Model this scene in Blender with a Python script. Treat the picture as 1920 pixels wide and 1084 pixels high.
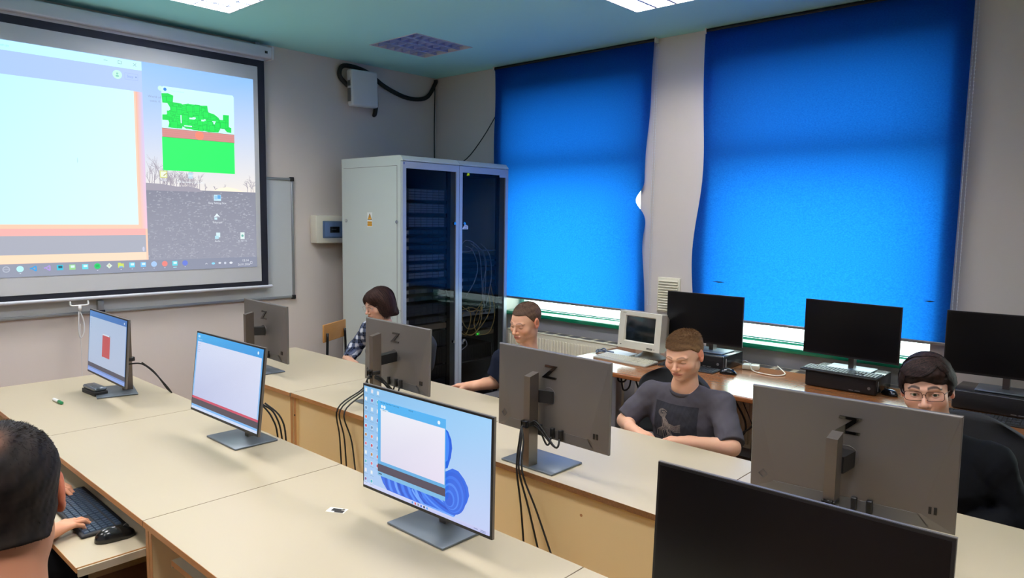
import bpy, bmesh, math, random
import numpy as np
from mathutils import Vector, Matrix

# ------------------------------------------------------------------ scene, camera, light, exposure
scene = bpy.context.scene
for _o in list(bpy.data.objects):
    bpy.data.objects.remove(_o)
COL = scene.collection
scene.view_settings.view_transform = 'Standard'
scene.view_settings.look = 'None'
scene.view_settings.gamma = 1.0
scene.view_settings.use_curve_mapping = False
scene.view_settings.exposure = 0.0

TZ = 0.74                      # table top height
cam_data = bpy.data.cameras.new('camera')
cam = bpy.data.objects.new('camera', cam_data)
COL.objects.link(cam)
cam_data.sensor_width = 36.0
cam_data.lens = 1334.583 / 1920 * 36.0
cam_data.clip_start = 0.02
_r = Vector((0.73594675, 0.67688917, 0.01426307))
_u = Vector((-0.07854257, 0.0644328, 0.99482636))
_f = Vector((-0.67246818, 0.73325948, -0.10058372))
cam.matrix_world = Matrix(((_r.x, _u.x, -_f.x, 0.0), (_r.y, _u.y, -_f.y, 0.0), (_r.z, _u.z, -_f.z, 1.78), (0, 0, 0, 1)))
scene.camera = cam

world = bpy.data.worlds.new('overcast_sky')
scene.world = world
world.use_nodes = True
_bg = world.node_tree.nodes['Background']
_wn = world.node_tree
_tc = _wn.nodes.new('ShaderNodeTexCoord')
_sp = _wn.nodes.new('ShaderNodeSeparateXYZ')
_mr = _wn.nodes.new('ShaderNodeMapRange')       # pale sky down to a hazy horizon, dark ground below
_mr.inputs['From Min'].default_value = -0.34
_mr.inputs['From Max'].default_value = -0.12
_mr.inputs['To Min'].default_value = 0.0
_mr.inputs['To Max'].default_value = 1.0
_rp = _wn.nodes.new('ShaderNodeValToRGB')
_rp.color_ramp.elements[0].color = (0.05, 0.06, 0.05, 1)
_rp.color_ramp.elements[1].color = (0.88, 1.0, 0.98, 1)
_wn.links.new(_tc.outputs['Generated'], _sp.inputs[0])
_wn.links.new(_sp.outputs['Z'], _mr.inputs['Value'])
_wn.links.new(_mr.outputs[0], _rp.inputs[0])
_wn.links.new(_rp.outputs[0], _bg.inputs['Color'])
_bg.inputs['Strength'].default_value = 6.8

LAMP_POWER = 48.0
PROJ = 1.12                     # strength of the projected picture
SCR = 1.0                      # strength of the monitor pictures

# cycles quality that the render command leaves alone
scene.cycles.use_denoising = True
scene.cycles.max_bounces = 8
scene.cycles.diffuse_bounces = 4
scene.cycles.transparent_max_bounces = 16
scene.cycles.sample_clamp_indirect = 6.0
scene.cycles.caustics_reflective = False
scene.cycles.caustics_refractive = False

R = math.radians
PI = math.pi


# ------------------------------------------------------------------ helpers
def srgb(h, a=1.0):
    h = h.lstrip('#')
    if len(h) == 3:
        h = ''.join(ch * 2 for ch in h)
    c = [int(h[i:i + 2], 16) / 255 for i in (0, 2, 4)]
    return tuple([(x / 12.92 if x <= 0.04045 else ((x + 0.055) / 1.055) ** 2.4) for x in c] + [a])


MATS = {}


def mat(name, color, rough=0.5, metal=0.0, spec=0.5, bump=0.0, bscale=60.0, var=0.0, vscale=8.0, emit=0.0, coat=0.0, stretch=None):
    """principled material with procedural noise in colour and bump"""
    if name in MATS:
        return MATS[name]
    m = bpy.data.materials.new(name)
    m.use_nodes = True
    nt = m.node_tree
    b = nt.nodes['Principled BSDF']
    c = srgb(color) if isinstance(color, str) else color
    b.inputs['Base Color'].default_value = c
    b.inputs['Roughness'].default_value = rough
    b.inputs['Metallic'].default_value = metal
    b.inputs['Specular IOR Level'].default_value = spec
    b.inputs['Coat Weight'].default_value = coat
    tc = nt.nodes.new('ShaderNodeTexCoord')
    src = tc.outputs['Object']
    if stretch:
        mp = nt.nodes.new('ShaderNodeMapping')
        mp.inputs['Scale'].default_value = stretch
        nt.links.new(src, mp.inputs['Vector'])
        src = mp.outputs['Vector']
    nz = nt.nodes.new('ShaderNodeTexNoise')
    nz.inputs['Scale'].default_value = vscale
    nz.inputs['Detail'].default_value = 5.0
    nt.links.new(src, nz.inputs['Vector'])
    mx = nt.nodes.new('ShaderNodeMix')
    mx.data_type = 'RGBA'
    v = max(var, 0.015)
    mx.inputs['A'].default_value = tuple(max(0, x * (1 - v)) for x in c[:3]) + (1,)
    mx.inputs['B'].default_value = tuple(min(1, x * (1 + v)) for x in c[:3]) + (1,)
    nt.links.new(nz.outputs['Fac'], mx.inputs['Factor'])
    nt.links.new(mx.outputs['Result'], b.inputs['Base Color'])
    if bump > 0:
        n2 = nt.nodes.new('ShaderNodeTexNoise')
        n2.inputs['Scale'].default_value = bscale
        n2.inputs['Detail'].default_value = 4.0
        nt.links.new(src, n2.inputs['Vector'])
        bp = nt.nodes.new('ShaderNodeBump')
        bp.inputs['Strength'].default_value = bump
        bp.inputs['Distance'].default_value = 0.002
        nt.links.new(n2.outputs['Fac'], bp.inputs['Height'])
        nt.links.new(bp.outputs['Normal'], b.inputs['Normal'])
    if emit > 0:
        b.inputs['Emission Color'].default_value = c
        b.inputs['Emission Strength'].default_value = emit
    MATS[name] = m
    return m


def mat_attr(name, rough=0.5, emit=None, spec=0.5, sss=0.0, bump=0.0, bscale=300.0):
    """colour from the mesh's own 'Col' attribute (print, skin features, picture on a display)"""
    if name in MATS:
        return MATS[name]
    m = bpy.data.materials.new(name)
    m.use_nodes = True
    nt = m.node_tree
    b = nt.nodes['Principled BSDF']
    at = nt.nodes.new('ShaderNodeAttribute')
    at.attribute_name = 'Col'
    b.inputs['Roughness'].default_value = rough
    b.inputs['Specular IOR Level'].default_value = spec
    if emit is None:
        nt.links.new(at.outputs['Color'], b.inputs['Base Color'])
        if sss > 0:
            b.inputs['Subsurface Weight'].default_value = sss
            b.inputs['Subsurface Radius'].default_value = (0.9, 0.35, 0.2)
            b.inputs['Subsurface Scale'].default_value = 0.008
    else:
        b.inputs['Base Color'].default_value = (0.02, 0.02, 0.02, 1)
        nt.links.new(at.outputs['Color'], b.inputs['Emission Color'])
        b.inputs['Emission Strength'].default_value = emit
    if bump > 0:
        tc = nt.nodes.new('ShaderNodeTexCoord')
        n2 = nt.nodes.new('ShaderNodeTexNoise')
        n2.inputs['Scale'].default_value = bscale
        nt.links.new(tc.outputs['Object'], n2.inputs['Vector'])
        bp = nt.nodes.new('ShaderNodeBump')
        bp.inputs['Strength'].default_value = bump
        bp.inputs['Distance'].default_value = 0.001
        nt.links.new(n2.outputs['Fac'], bp.inputs['Height'])
        nt.links.new(bp.outputs['Normal'], b.inputs['Normal'])
    MATS[name] = m
    return m


def mat_glass(name, tint, gloss=0.08, rough=0.0, fresnel=True):
    """thin pane: see-through tint plus a mirror coat"""
    if name in MATS:
        return MATS[name]
    m = bpy.data.materials.new(name)
    m.use_nodes = True
    nt = m.node_tree
    nt.nodes.clear()
    out = nt.nodes.new('ShaderNodeOutputMaterial')
    tr = nt.nodes.new('ShaderNodeBsdfTransparent')
    tr.inputs['Color'].default_value = tint + (1,)
    gl = nt.nodes.new('ShaderNodeBsdfGlossy')
    gl.inputs['Roughness'].default_value = rough
    gl.inputs['Color'].default_value = (0.9, 0.95, 1, 1)
    mx = nt.nodes.new('ShaderNodeMixShader')
    if fresnel:
        fr = nt.nodes.new('ShaderNodeLayerWeight')
        pw = nt.nodes.new('ShaderNodeMath')
        pw.operation = 'POWER'
        pw.inputs[1].default_value = 5.0
        nt.links.new(fr.outputs['Facing'], pw.inputs[0])
        ad = nt.nodes.new('ShaderNodeMath')
        ad.operation = 'ADD'
        ad.use_clamp = True
        ad.inputs[1].default_value = gloss
        nt.links.new(pw.outputs[0], ad.inputs[0])
        nt.links.new(ad.outputs[0], mx.inputs[0])
    else:
        mx.inputs[0].default_value = gloss
    nt.links.new(tr.outputs[0], mx.inputs[1])
    nt.links.new(gl.outputs[0], mx.inputs[2])
    nt.links.new(mx.outputs[0], out.inputs[0])
    MATS[name] = m
    return m


class MB:
    """collects shapes, then links them as ONE mesh object"""

    def __init__(self):
        self.v = []
        self.f = []
        self.m = []
        self.c = []          # colour per face (list of per-corner colours) or None
        self.s = []          # smooth flag
        self.T = None

    def add(self, vs, fs, mi=0, col=None, smooth=False):
        o = len(self.v)
        T = self.T
        for p in vs:
            p = Vector(p)
            if T is not None:
                p = T @ p
            self.v.append(tuple(p))
        for f in fs:
            self.f.append([i + o for i in f])
            self.m.append(mi)
            self.s.append(smooth)
            self.c.append(col)

    def box(self, x0, x1, y0, y1, z0, z1, mi=0, col=None):
        vs = [(x, y, z) for z in (z0, z1) for y in (y0, y1) for x in (x0, x1)]
        self.add(vs, [(0, 2, 3, 1), (4, 5, 7, 6), (0, 1, 5, 4), (2, 6, 7, 3), (0, 4, 6, 2), (1, 3, 7, 5)], mi, col)
        return self

    def rbox(self, x0, x1, y0, y1, z0, z1, r=0.004, seg=2, mi=0, smooth=True, T=None):
        bm = bmesh.new()
        bmesh.ops.create_cube(bm, size=1.0)
        for v in bm.verts:
            v.co = Vector(((x0 + x1) / 2 + v.co.x * (x1 - x0), (y0 + y1) / 2 + v.co.y * (y1 - y0), (z0 + z1) / 2 + v.co.z * (z1 - z0)))
        r = min(r, abs(x1 - x0) * .49, abs(y1 - y0) * .49, abs(z1 - z0) * .49)
        bmesh.ops.bevel(bm, geom=list(bm.edges), offset=r, segments=seg, affect='EDGES', profile=0.5)
        if T is not None:
            bmesh.ops.transform(bm, matrix=T, verts=bm.verts)
        self.bm(bm, mi, smooth)
        return self

    def bm(self, bm, mi=0, smooth=False):
        bm.verts.index_update()
        self.add([v.co.copy() for v in bm.verts], [[v.index for v in f.verts] for f in bm.faces], mi, None, smooth)
        bm.free()

    def cyl(self, a, b, r0, r1=None, n=16, mi=0, caps=True, smooth=True):
        a, b = Vector(a), Vector(b)
        r1 = r0 if r1 is None else r1
        d = (b - a).normalized()
        u = d.orthogonal().normalized()
        w = d.cross(u)
        vs = []
        for p, r in ((a, r0), (b, r1)):
            for i in range(n):
                t = 2 * PI * i / n
                vs.append(p + (u * math.cos(t) + w * math.sin(t)) * r)
        self.add(vs, [(i, (i + 1) % n, n + (i + 1) % n, n + i) for i in range(n)], mi, None, smooth)
        if caps:
            self.add(vs[:n], [list(range(n))[::-1]], mi)
            self.add(vs[n:], [list(range(n))], mi)
        return self

    def tube(self, pts, r, n=8, mi=0, smooth_path=4, closed=False, flat=1.0):
        P = [Vector(p) for p in pts]
        if smooth_path > 1 and len(P) > 2:
            Q = []
            for i in range(len(P) - 1):
                p0 = P[max(i - 1, 0)]
                p1, p2 = P[i], P[i + 1]
                p3 = P[min(i + 2, len(P) - 1)]
                for k in range(smooth_path):
                    t = k / smooth_path
                    Q.append(0.5 * ((2 * p1) + (p2 - p0) * t + (2 * p0 - 5 * p1 + 4 * p2 - p3) * t * t + (3 * p1 - p0 - 3 * p2 + p3) * t ** 3))
            Q.append(P[-1])
            P = Q
        u = None
        vs = []
        for i, p in enumerate(P):
            d = (P[min(i + 1, len(P) - 1)] - P[max(i - 1, 0)])
            if d.length < 1e-9:
                d = Vector((0, 0, 1))
            d.normalize()
            if u is None:
                u = d.orthogonal().normalized()
            u = (u - d * u.dot(d))
            if u.length < 1e-6:
                u = d.orthogonal()
            u.normalize()
            w = d.cross(u)
            rr = r[i * (len(r) - 1) // max(1, len(P) - 1)] if isinstance(r, (list, tuple)) else r
            for k in range(n):
                t = 2 * PI * k / n
                vs.append(p + (u * math.cos(t) + w * math.sin(t) * flat) * rr)
        fs = []
        for i in range(len(P) - 1):
            for k in range(n):
                fs.append((i * n + k, i * n + (k + 1) % n, (i + 1) * n + (k + 1) % n, (i + 1) * n + k))
        fs.append(list(range(n))[::-1])
        fs.append([(len(P) - 1) * n + k for k in range(n)])
        self.add(vs, fs, mi, None, True)
        return self

    def prism(self, poly, axis, a, b, mi=0, smooth=False):
        """extrude a 2D polygon along an axis ('x','y','z')"""
        def P(p, t):
            return {'x': (t, p[0], p[1]), 'y': (p[0], t, p[1]), 'z': (p[0], p[1], t)}[axis]
        n = len(poly)
        vs = [P(p, a) for p in poly] + [P(p, b) for p in poly]
        self.add(vs, [list(range(n))[::-1], list(range(n, 2 * n))] + [(i, (i + 1) % n, n + (i + 1) % n, n + i) for i in range(n)], mi, None, smooth)
        return self

    def lathe(self, prof, c=(0, 0, 0), n=24, mi=0, axis='z'):
        vs = []
        for r, z in prof:
            for i in range(n):
                t = 2 * PI * i / n
                p = (r * math.cos(t), r * math.sin(t), z)
                if axis == 'x':
                    p = (z, p[0], p[1])
                if axis == 'y':
                    p = (p[0], z, p[1])
                vs.append((c[0] + p[0], c[1] + p[1], c[2] + p[2]))
        fs = []
        for j in range(len(prof) - 1):
            for i in range(n):
                fs.append((j * n + i, j * n + (i + 1) % n, (j + 1) * n + (i + 1) % n, (j + 1) * n + i))
        fs.append(list(range(n))[::-1])
        fs.append([(len(prof) - 1) * n + i for i in range(n)])
        self.add(vs, fs, mi, None, True)
        return self

    def build(self, name, mats, parent=None, loc=None, rot=None, fixn=True):
        me = bpy.data.meshes.new(name)
        me.from_pydata(self.v, [], self.f)
        if not isinstance(mats, (list, tuple)):
            mats = [mats]
        for m in mats:
            me.materials.append(m)
        me.polygons.foreach_set('material_index', self.m)
        me.polygons.foreach_set('use_smooth', self.s)
        if any(c is not None for c in self.c):
            ca = me.color_attributes.new('Col', 'FLOAT_COLOR', 'CORNER')
            buf = []
            for f, c in zip(self.f, self.c):
                for k in range(len(f)):
                    if c is None:
                        buf += [0.5, 0.5, 0.5, 1]
                    elif isinstance(c[0], (tuple, list)):
                        buf += list(c[k % len(c)][:3]) + [1]
                    else:
                        buf += list(c[:3]) + [1]
            ca.data.foreach_set('color', buf)
        me.validate()
        me.update()
        if fixn:
            bm = bmesh.new()
            bm.from_mesh(me)
            bmesh.ops.recalc_face_normals(bm, faces=bm.faces)
            bm.to_mesh(me)
            bm.free()
        o = bpy.data.objects.new(name, me)
        COL.objects.link(o)
        if parent is not None:
            o.parent = parent
        if loc is not None:
            o.location = loc
        if rot is not None:
            o.rotation_euler = rot
        return o


def tag(o, label=None, cat=None, group=None, kind=None):
    if label:
        o['label'] = label
    if cat:
        o['category'] = cat
    if group:
        o['group'] = group
    if kind:
        o['kind'] = kind
    return o


def thing(name, label, cat, loc=(0, 0, 0), rz=0.0, group=None, kind=None):
    o = bpy.data.objects.new(name, None)
    COL.objects.link(o)
    o.location = loc
    o.rotation_euler = (0, 0, rz)
    o.empty_display_size = 0.1
    return tag(o, label, cat, group, kind)


def copy_tree(o, parent=None):
    c = o.copy()
    COL.objects.link(c)
    c.parent = parent
    for ch in o.children:
        copy_tree(ch, c)
    return c


def text_polys(s, size=1.0, align='CENTER', font_shear=0.0, bold=0.0):
    """letters as flat polygons: list of (verts2d, faces)"""
    cu = bpy.data.curves.new('txt', 'FONT')
    cu.body = s
    cu.size = size
    cu.align_x = align
    cu.align_y = 'CENTER'
    cu.shear = font_shear
    cu.offset = bold
    cu.resolution_u = 2
    ob = bpy.data.objects.new('txt', cu)
    COL.objects.link(ob)
    dg = bpy.context.evaluated_depsgraph_get()
    me = ob.evaluated_get(dg).to_mesh()
    vs = [(v.co.x, v.co.y) for v in me.vertices]
    fs = [list(p.vertices) for p in me.polygons]
    ob.evaluated_get(dg).to_mesh_clear()
    bpy.data.objects.remove(ob)
    bpy.data.curves.remove(cu)
    return vs, fs


class Pic:
    """flat coloured picture in (u, v); each later layer sits a hair above the one before.
    place(u, v, d) turns it into 3D"""

    def __init__(self, place, step=0.00004, d0=0.0004):
        self.mb = MB()
        self.place = place
        self.d = d0
        self.step = step

    def poly(self, pts, col, same=False):
        if not same:
            self.d += self.step
        c = col
        if isinstance(col, str):
            c = srgb(col)
        elif isinstance(col, list):
            c = [srgb(x) if isinstance(x, str) else x for x in col]
        self.mb.add([self.place(p[0], p[1], self.d) for p in pts], [list(range(len(pts)))], 0, c)

    def rect(self, u0, u1, v0, v1, col, same=False):
        # gradient list order: bottom-left, bottom-right, top-right, top-left
        self.poly([(u0, v0), (u1, v0), (u1, v1), (u0, v1)], col, same)

    def disc(self, u, v, r, col, n=20, ry=None, same=False):
        ry = r if ry is None else ry
        self.poly([(u + r * math.cos(2 * PI * i / n), v + ry * math.sin(2 * PI * i / n)) for i in range(n)], col, same)

    def line(self, pts, w, col, same=False):
        if not same:
            self.d += self.step
        c = srgb(col) if isinstance(col, str) else col
        for (a, b), (p, q) in zip(pts[:-1], pts[1:]):
            dx, dy = p - a, q - b
            L = math.hypot(dx, dy) or 1
            nx, ny = -dy / L * w / 2, dx / L * w / 2
            self.mb.add([self.place(x, y, self.d) for x, y in ((a + nx, b + ny), (a - nx, b - ny), (p - nx, q - ny), (p + nx, q + ny))], [(0, 1, 2, 3)], 0, c)

    def text(self, s, u, v, size, col, align='CENTER', bold=0.0):
        self.d += self.step
        vs, fs = text_polys(s, size, align, bold=bold)
        c = srgb(col) if isinstance(col, str) else col
        self.mb.add([self.place(u + a, v + b, self.d) for a, b in vs], fs, 0, c)

    def build(self, name, m, parent):
        return self.mb.build(name, m, parent, fixn=False)


rng = random.Random(7)

# ------------------------------------------------------------------ materials
M_wall = mat('painted_plaster_wall', '#d8cfc8', rough=0.85, bump=0.15, bscale=180, var=0.03, vscale=1.5, spec=0.2)
M_ceil = mat('painted_ceiling', '#b2f2ee', rough=0.8, var=0.02, vscale=1.0, spec=0.2, bump=0.05, bscale=120)
M_floor = mat('brown_wood_floor', '#80573d', rough=0.45, var=0.25, vscale=6, stretch=(1, 9, 1))
M_table = mat('cream_laminate', '#b8ac93', rough=0.38, var=0.02, vscale=2.0, bump=0.03, bscale=500, spec=0.4)
M_panel = mat('beige_laminate_panel', '#f2d8a2', rough=0.5, var=0.03, vscale=2.0)
M_edge = mat('brown_edge_banding', '#b5804f', rough=0.5, var=0.12, vscale=30, stretch=(1, 6, 6))
M_chip = mat('bare_chipboard_edge', '#80562c', rough=0.8, var=0.5, vscale=160, bump=0.4, bscale=200)
M_post = mat('beech_leg_panel_edge', '#c08c58', rough=0.5, var=0.08, vscale=20, stretch=(8, 8, 1))
M_alu = mat('silver_grey_housing', '#75706c', rough=0.36, metal=0.5, var=0.02, vscale=3)
M_alu2 = mat('darker_recess_housing', '#6f6d6b', rough=0.45, metal=0.4)
M_stand = mat('brushed_stand_metal', '#756c64', rough=0.35, metal=0.75, var=0.05, vscale=40, stretch=(1, 1, 12))
M_base = mat('anodised_base_plate', '#6f777f', rough=0.42, metal=0.6, var=0.03, vscale=10)
M_blk = mat('black_plastic', '#141416', rough=0.4, var=0.05)
M_blkm = mat('matte_black_plastic', '#1a1a1c', rough=0.65, var=0.06, bump=0.1, bscale=400)
M_cable = mat('black_cable_rubber', '#121212', rough=0.55, var=0.05)
M_logo = mat('gloss_black_logo', '#08080a', rough=0.08, spec=0.8)
M_off = mat('dark_display_glass', '#08080b', rough=0.28, spec=0.35, var=0.02)
M_white = mat('white_plastic', '#d9dadb', rough=0.45, var=0.02)
M_rackw = mat('light_grey_powder_coat', '#c6cfcb', rough=0.42, var=0.015, vscale=3, bump=0.05, bscale=600)
M_rackf = mat('rack_frame_grey_blue', '#b4bbc4', rough=0.35, metal=0.2)
M_steel = mat('bright_steel', '#c8cbd0', rough=0.2, metal=1.0)
M_beige = mat('aged_beige_plastic', '#d6d3c4', rough=0.5, var=0.03, vscale=5)
M_rad = mat('cream_radiator_enamel', '#e4ddc6', rough=0.35, var=0.02)
M_desk = mat('walnut_laminate', '#96603a', rough=0.16, var=0.22, vscale=5, stretch=(0.6, 14, 1), spec=0.6)
M_desked = mat('walnut_rounded_edge', '#9c5f36', rough=0.25, var=0.15, vscale=8, stretch=(0.6, 14, 14))
M_sill = mat('green_window_sill', '#12805c', rough=0.08, spec=0.7)
M_wframe = mat('mint_window_frame', '#b9eee2', rough=0.3)
M_niche = mat('grey_niche_plaster', '#b2afb4', rough=0.8, var=0.03)
M_screenc = mat('screen_canvas', '#c4c6c8', rough=0.85, var=0.01)
M_case = mat('screen_case_white', '#c9cdd6', rough=0.4, var=0.02)
M_wb = mat('whiteboard_enamel', '#c3c8ca', rough=0.2, var=0.01)
M_wbf = mat('aluminium_trim', '#a4a7aa', rough=0.35, metal=0.7)
M_navy = mat('screen_black_border', '#0c1020', rough=0.7)
M_pic = mat_attr('display_picture', emit=SCR, rough=0.25, spec=0.3)
M_proj = mat_attr('projected_picture', emit=PROJ, rough=0.9, spec=0.0)
M_ply = mat('varnished_plywood', '#b98244', rough=0.35, var=0.12, vscale=10, stretch=(1, 1, 8))
M_chrome_dark = mat('dark_steel_tube', '#2a2b2e', rough=0.35, metal=0.6)
M_fabricblk = mat('black_chair_fabric', '#17181b', rough=0.8, var=0.1, bump=0.3, bscale=500)
M_green = mat('green_marker_cap', '#177a4a', rough=0.35)
M_print = mat_attr('printed_marks', rough=0.5)


def blind_material():
    m = bpy.data.materials.new('blue_blind_fabric')
    m.use_nodes = True
    nt = m.node_tree
    nt.nodes.clear()
    out = nt.nodes.new('ShaderNodeOutputMaterial')
    df = nt.nodes.new('ShaderNodeBsdfDiffuse')
    tl = nt.nodes.new('ShaderNodeBsdfTranslucent')
    mx = nt.nodes.new('ShaderNodeMixShader')
    tc = nt.nodes.new('ShaderNodeTexCoord')
    nz = nt.nodes.new('ShaderNodeTexNoise')
    nz.inputs['Scale'].default_value = 90
    nz.inputs['Detail'].default_value = 6
    nz.inputs['Roughness'].default_value = 0.75
    mp = nt.nodes.new('ShaderNodeMapping')
    mp.inputs['Scale'].default_value = (1, 1, 1.6)
    nt.links.new(tc.outputs['Object'], mp.inputs['Vector'])
    nt.links.new(mp.outputs['Vector'], nz.inputs['Vector'])
    rp = nt.nodes.new('ShaderNodeValToRGB')
    rp.color_ramp.elements[0].position = 0.3
    rp.color_ramp.elements[0].color = (0.004, 0.15, 0.70, 1)
    rp.color_ramp.elements[1].position = 0.75
    rp.color_ramp.elements[1].color = (0.016, 0.27, 1.0, 1)
    nt.links.new(nz.outputs['Fac'], rp.inputs[0])
    nt.links.new(rp.outputs[0], tl.inputs['Color'])
    df.inputs['Color'].default_value = (0.012, 0.022, 0.10, 1)
    mx.inputs[0].default_value = 0.6
    nt.links.new(df.outputs[0], mx.inputs[1])
    nt.links.new(tl.outputs[0], mx.inputs[2])
    nt.links.new(mx.outputs[0], out.inputs[0])
    return m


M_blind = blind_material()
M_wglass = mat_glass('window_pane_glass', (0.95, 1.0, 0.99), gloss=0.02)
M_wglass2 = mat_glass('upper_dimming_pane_glass', (0.60, 0.61, 0.64), gloss=0.02)  # grey tint added to dim the light on the upper blind
M_smoke = mat_glass('smoked_rack_glass', (0.66, 0.66, 0.68), gloss=0.011, fresnel=False)
M_bluecover = mat_glass('blue_tinted_cover', (0.62, 0.72, 0.86), gloss=0.03)

# ------------------------------------------------------------------ room shell
XW, YW, CZ = -5.69, 5.0, 3.188          # screen wall, window wall, ceiling
XE, YS = 3.2, -3.4                      # the two walls behind the photographer
NB = 5.06                               # back of the window niches
# window openings: x0, x1, sill, lintel  (heights above floor)
OPEN = [(-4.69, -3.18, 0.885, 3.10), (-2.55, -1.04, 0.885, 3.10), (0.35, 1.86, 0.885, 3.10)]
NICHE_TOP = 0.87


def struct(name, mb, m, **k):
    return tag(mb.build(name, m, **k), kind='structure')


b = MB(); b.box(XW - .2, XE + .2, YS - .2, YW + .5, -0.1, 0.0); struct('floor', b, M_floor)
LX = (-4.71, -2.495, -0.29)
LY = (-1.44, 0.36, 2.165, 3.97)
LH = 0.306                      # half width of the recess of a ceiling lamp
b = MB()
xs = XW - .2
for lx in LX:
    b.box(xs, lx - LH, YS - .2, YW + .5, CZ, CZ + .14)
    ys = YS - .2
    for ly in LY:
        b.box(lx - LH, lx + LH, ys, ly - LH, CZ, CZ + .14)
        ys = ly + LH
    b.box(lx - LH, lx + LH, ys, YW + .5, CZ, CZ + .14)
    xs = lx + LH
b.box(xs, XE + .2, YS - .2, YW + .5, CZ, CZ + .14)
b.box(XW - .2, XE + .2, YS - .2, YW + .5, CZ + .14, CZ + .2)
struct('ceiling', b, M_ceil)
b = MB(); b.box(XW - .2, XW, YS - .2, YW + .5, 0, CZ); struct('wall_left', b, M_wall)
b = MB(); b.box(XE, XE + .2, YS - .2, YW + .5, 0, CZ); struct('wall_right', b, M_wall)
b = MB(); b.box(XW, XE, YS - .2, YS, 0, CZ); struct('wall_back', b, M_wall)
b = MB()
WY1 = YW + 0.34
xs = XW
for (x0, x1, z0, z1) in OPEN:
    b.box(xs, x0, YW, WY1, 0, CZ)
    b.box(x0, x1, YW, WY1, z1, CZ)
    b.box(x0, x1, NB, WY1, 0, z0 - 0.04, mi=1)
    xs = x1
b.box(xs, XE, YW, WY1, 0, CZ)
struct('wall_window_side', b, [M_wall, M_niche])


def make_window(i, x0, x1, z0, z1):
    t = thing('window_%d' % i, 'tall white framed window behind a blue roller blind' if i < 3 else None, None, ((x0 + x1) / 2, 5.27, z0), kind='structure')
    w = (x1 - x0) / 2
    h = z1 - z0
    f = MB()
    e = 0.05
    f.box(-w, w, -.03, .04, 0, 0.010)
    f.box(-w, w, -.03, .04, h - 0.20, h)
    f.box(-w, -w + e, -.03, .04, 0.010, h - 0.20)
    f.box(w - e, w, -.03, .04, 0.010, h - 0.20)
    zt = 2.265 - z0
    f.box(-w + e, w - e, -.035, .045, zt - .07, zt + .07)
    o = f.build('window_frame', M_wframe, t); tag(o, kind='structure')
    g = MB()
    g.box(-w + e, w - e, .005, .009, 0.010, zt - .07)
    o = g.build('window_pane', M_wglass, t); tag(o, kind='structure')
    g = MB()
    g.box(-w + e, w - e, .005, .009, zt + .07, h - 0.20)
    o = g.build('window_pane', M_wglass2, t); tag(o, kind='structure')
    s = MB()
    s.rbox(-w + .002, w - .002, -0.285, -0.032, -0.036, 0.0, r=.006, mi=0)
    o = s.build('window_sill', M_sill, t); tag(o, kind='structure')
    return t


for i, (x0, x1, z0, z1) in enumerate(OPEN):
    make_window(i + 1, x0, x1, z0, z1)


# ------------------------------------------------------------------ ceiling lamps
def make_lamp(x, y, on, label, name='ceiling_lamp'):
    t = thing(name, label, 'ceiling lamp', (x, y, CZ), 0, 'louvred ceiling lamps')
    s = 0.304
    h = MB()
    h.box(-s, s, -s, s, .084, .090, mi=1)
    for a, c in ((-s, -s + .008), (s - .008, s)):
        h.box(a, c, -s, s, -0.003, .084, mi=0)
        h.box(-s + .008, s - .008, a, c, -0.003, .084, mi=0)
    h.build('housing', [M_white, M_refl], t)
    lv = MB()
    for i in range(1, 4):
        q = -s + .008 + (2 * s - .016) * i / 4
        lv.prism([(q - .010, .0), (q + .010, .0), (q + .003, .034), (q - .003, .034)], 'y', -s + .008, s - .008)
    n = 7
    for i in range(1, n):
        q = -s + .008 + (2 * s - .016) * i / n
        lv.prism([(q - .005, .001), (q + .005, .001), (q + .0015, .030), (q - .0015, .030)], 'x', -s + .008, s - .008)
    lv.build('louvre', M_louv, t)
    for i in range(4):
        q = -s + .008 + (2 * s - .016) * (i + .5) / 4
        tb = MB(); tb.cyl((q, -s + .03, .058), (q, s - .03, .058), .011, n=12)
        tb.build('tube', M_tube_on if on else M_tube_off, t)
    if on:
        ld = bpy.data.lights.new('fluorescent_light', 'AREA')
        ld.shape = 'SQUARE'
        ld.size = 0.56
        ld.energy = LAMP_POWER
        ld.color = (1.0, 0.955, 0.895)
        lo = bpy.data.objects.new('fluorescent_light', ld)
        COL.objects.link(lo)
        lo.parent = t
        lo.location = (0, 0, .044)
    return t


M_refl = mat('lamp_reflector', '#8fa4e0', rough=.35, metal=.0)  # blue reflection of the blinds put into the reflector's base colour
M_louv = mat('blue_reflection_louvre_slats', '#b8c6f2', rough=0.25, metal=0.15)  # slat colour also carries the blinds' blue reflection
M_tube_on = mat('lit_tube', '#fff6e6', emit=6.0)
M_tube_off = mat('unlit_tube', '#c8ccd2', rough=0.3)
make_lamp(-4.71, 3.97, False, 'unlit square louvred ceiling lamp near the room corner')
make_lamp(-4.71, 2.165, True, 'lit square ceiling lamp above the projection screen, top left')
make_lamp(-2.495, 3.97, True, 'lit square ceiling lamp nearest the blue blinds, top centre')
for (x, y, lab) in ((-2.495, 2.165, 'above the middle of the table rows'), (-0.29, 2.165, 'above the rightmost tables'), (-4.71, 0.36, 'above the left end of the projection screen'), (-2.495, 0.36, 'above the man seen from behind'), (-0.29, 0.36, 'above the viewer'),
                    (-2.495, -1.44, 'behind the viewer on the left'), (-0.29, -1.44, 'straight behind the viewer')):
    make_lamp(x, y, True, 'lit square ceiling lamp outside the picture, ' + lab)

make_lamp(-0.29, 3.97, False, 'unlit square ceiling lamp outside the picture, above the right window desk')

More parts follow.
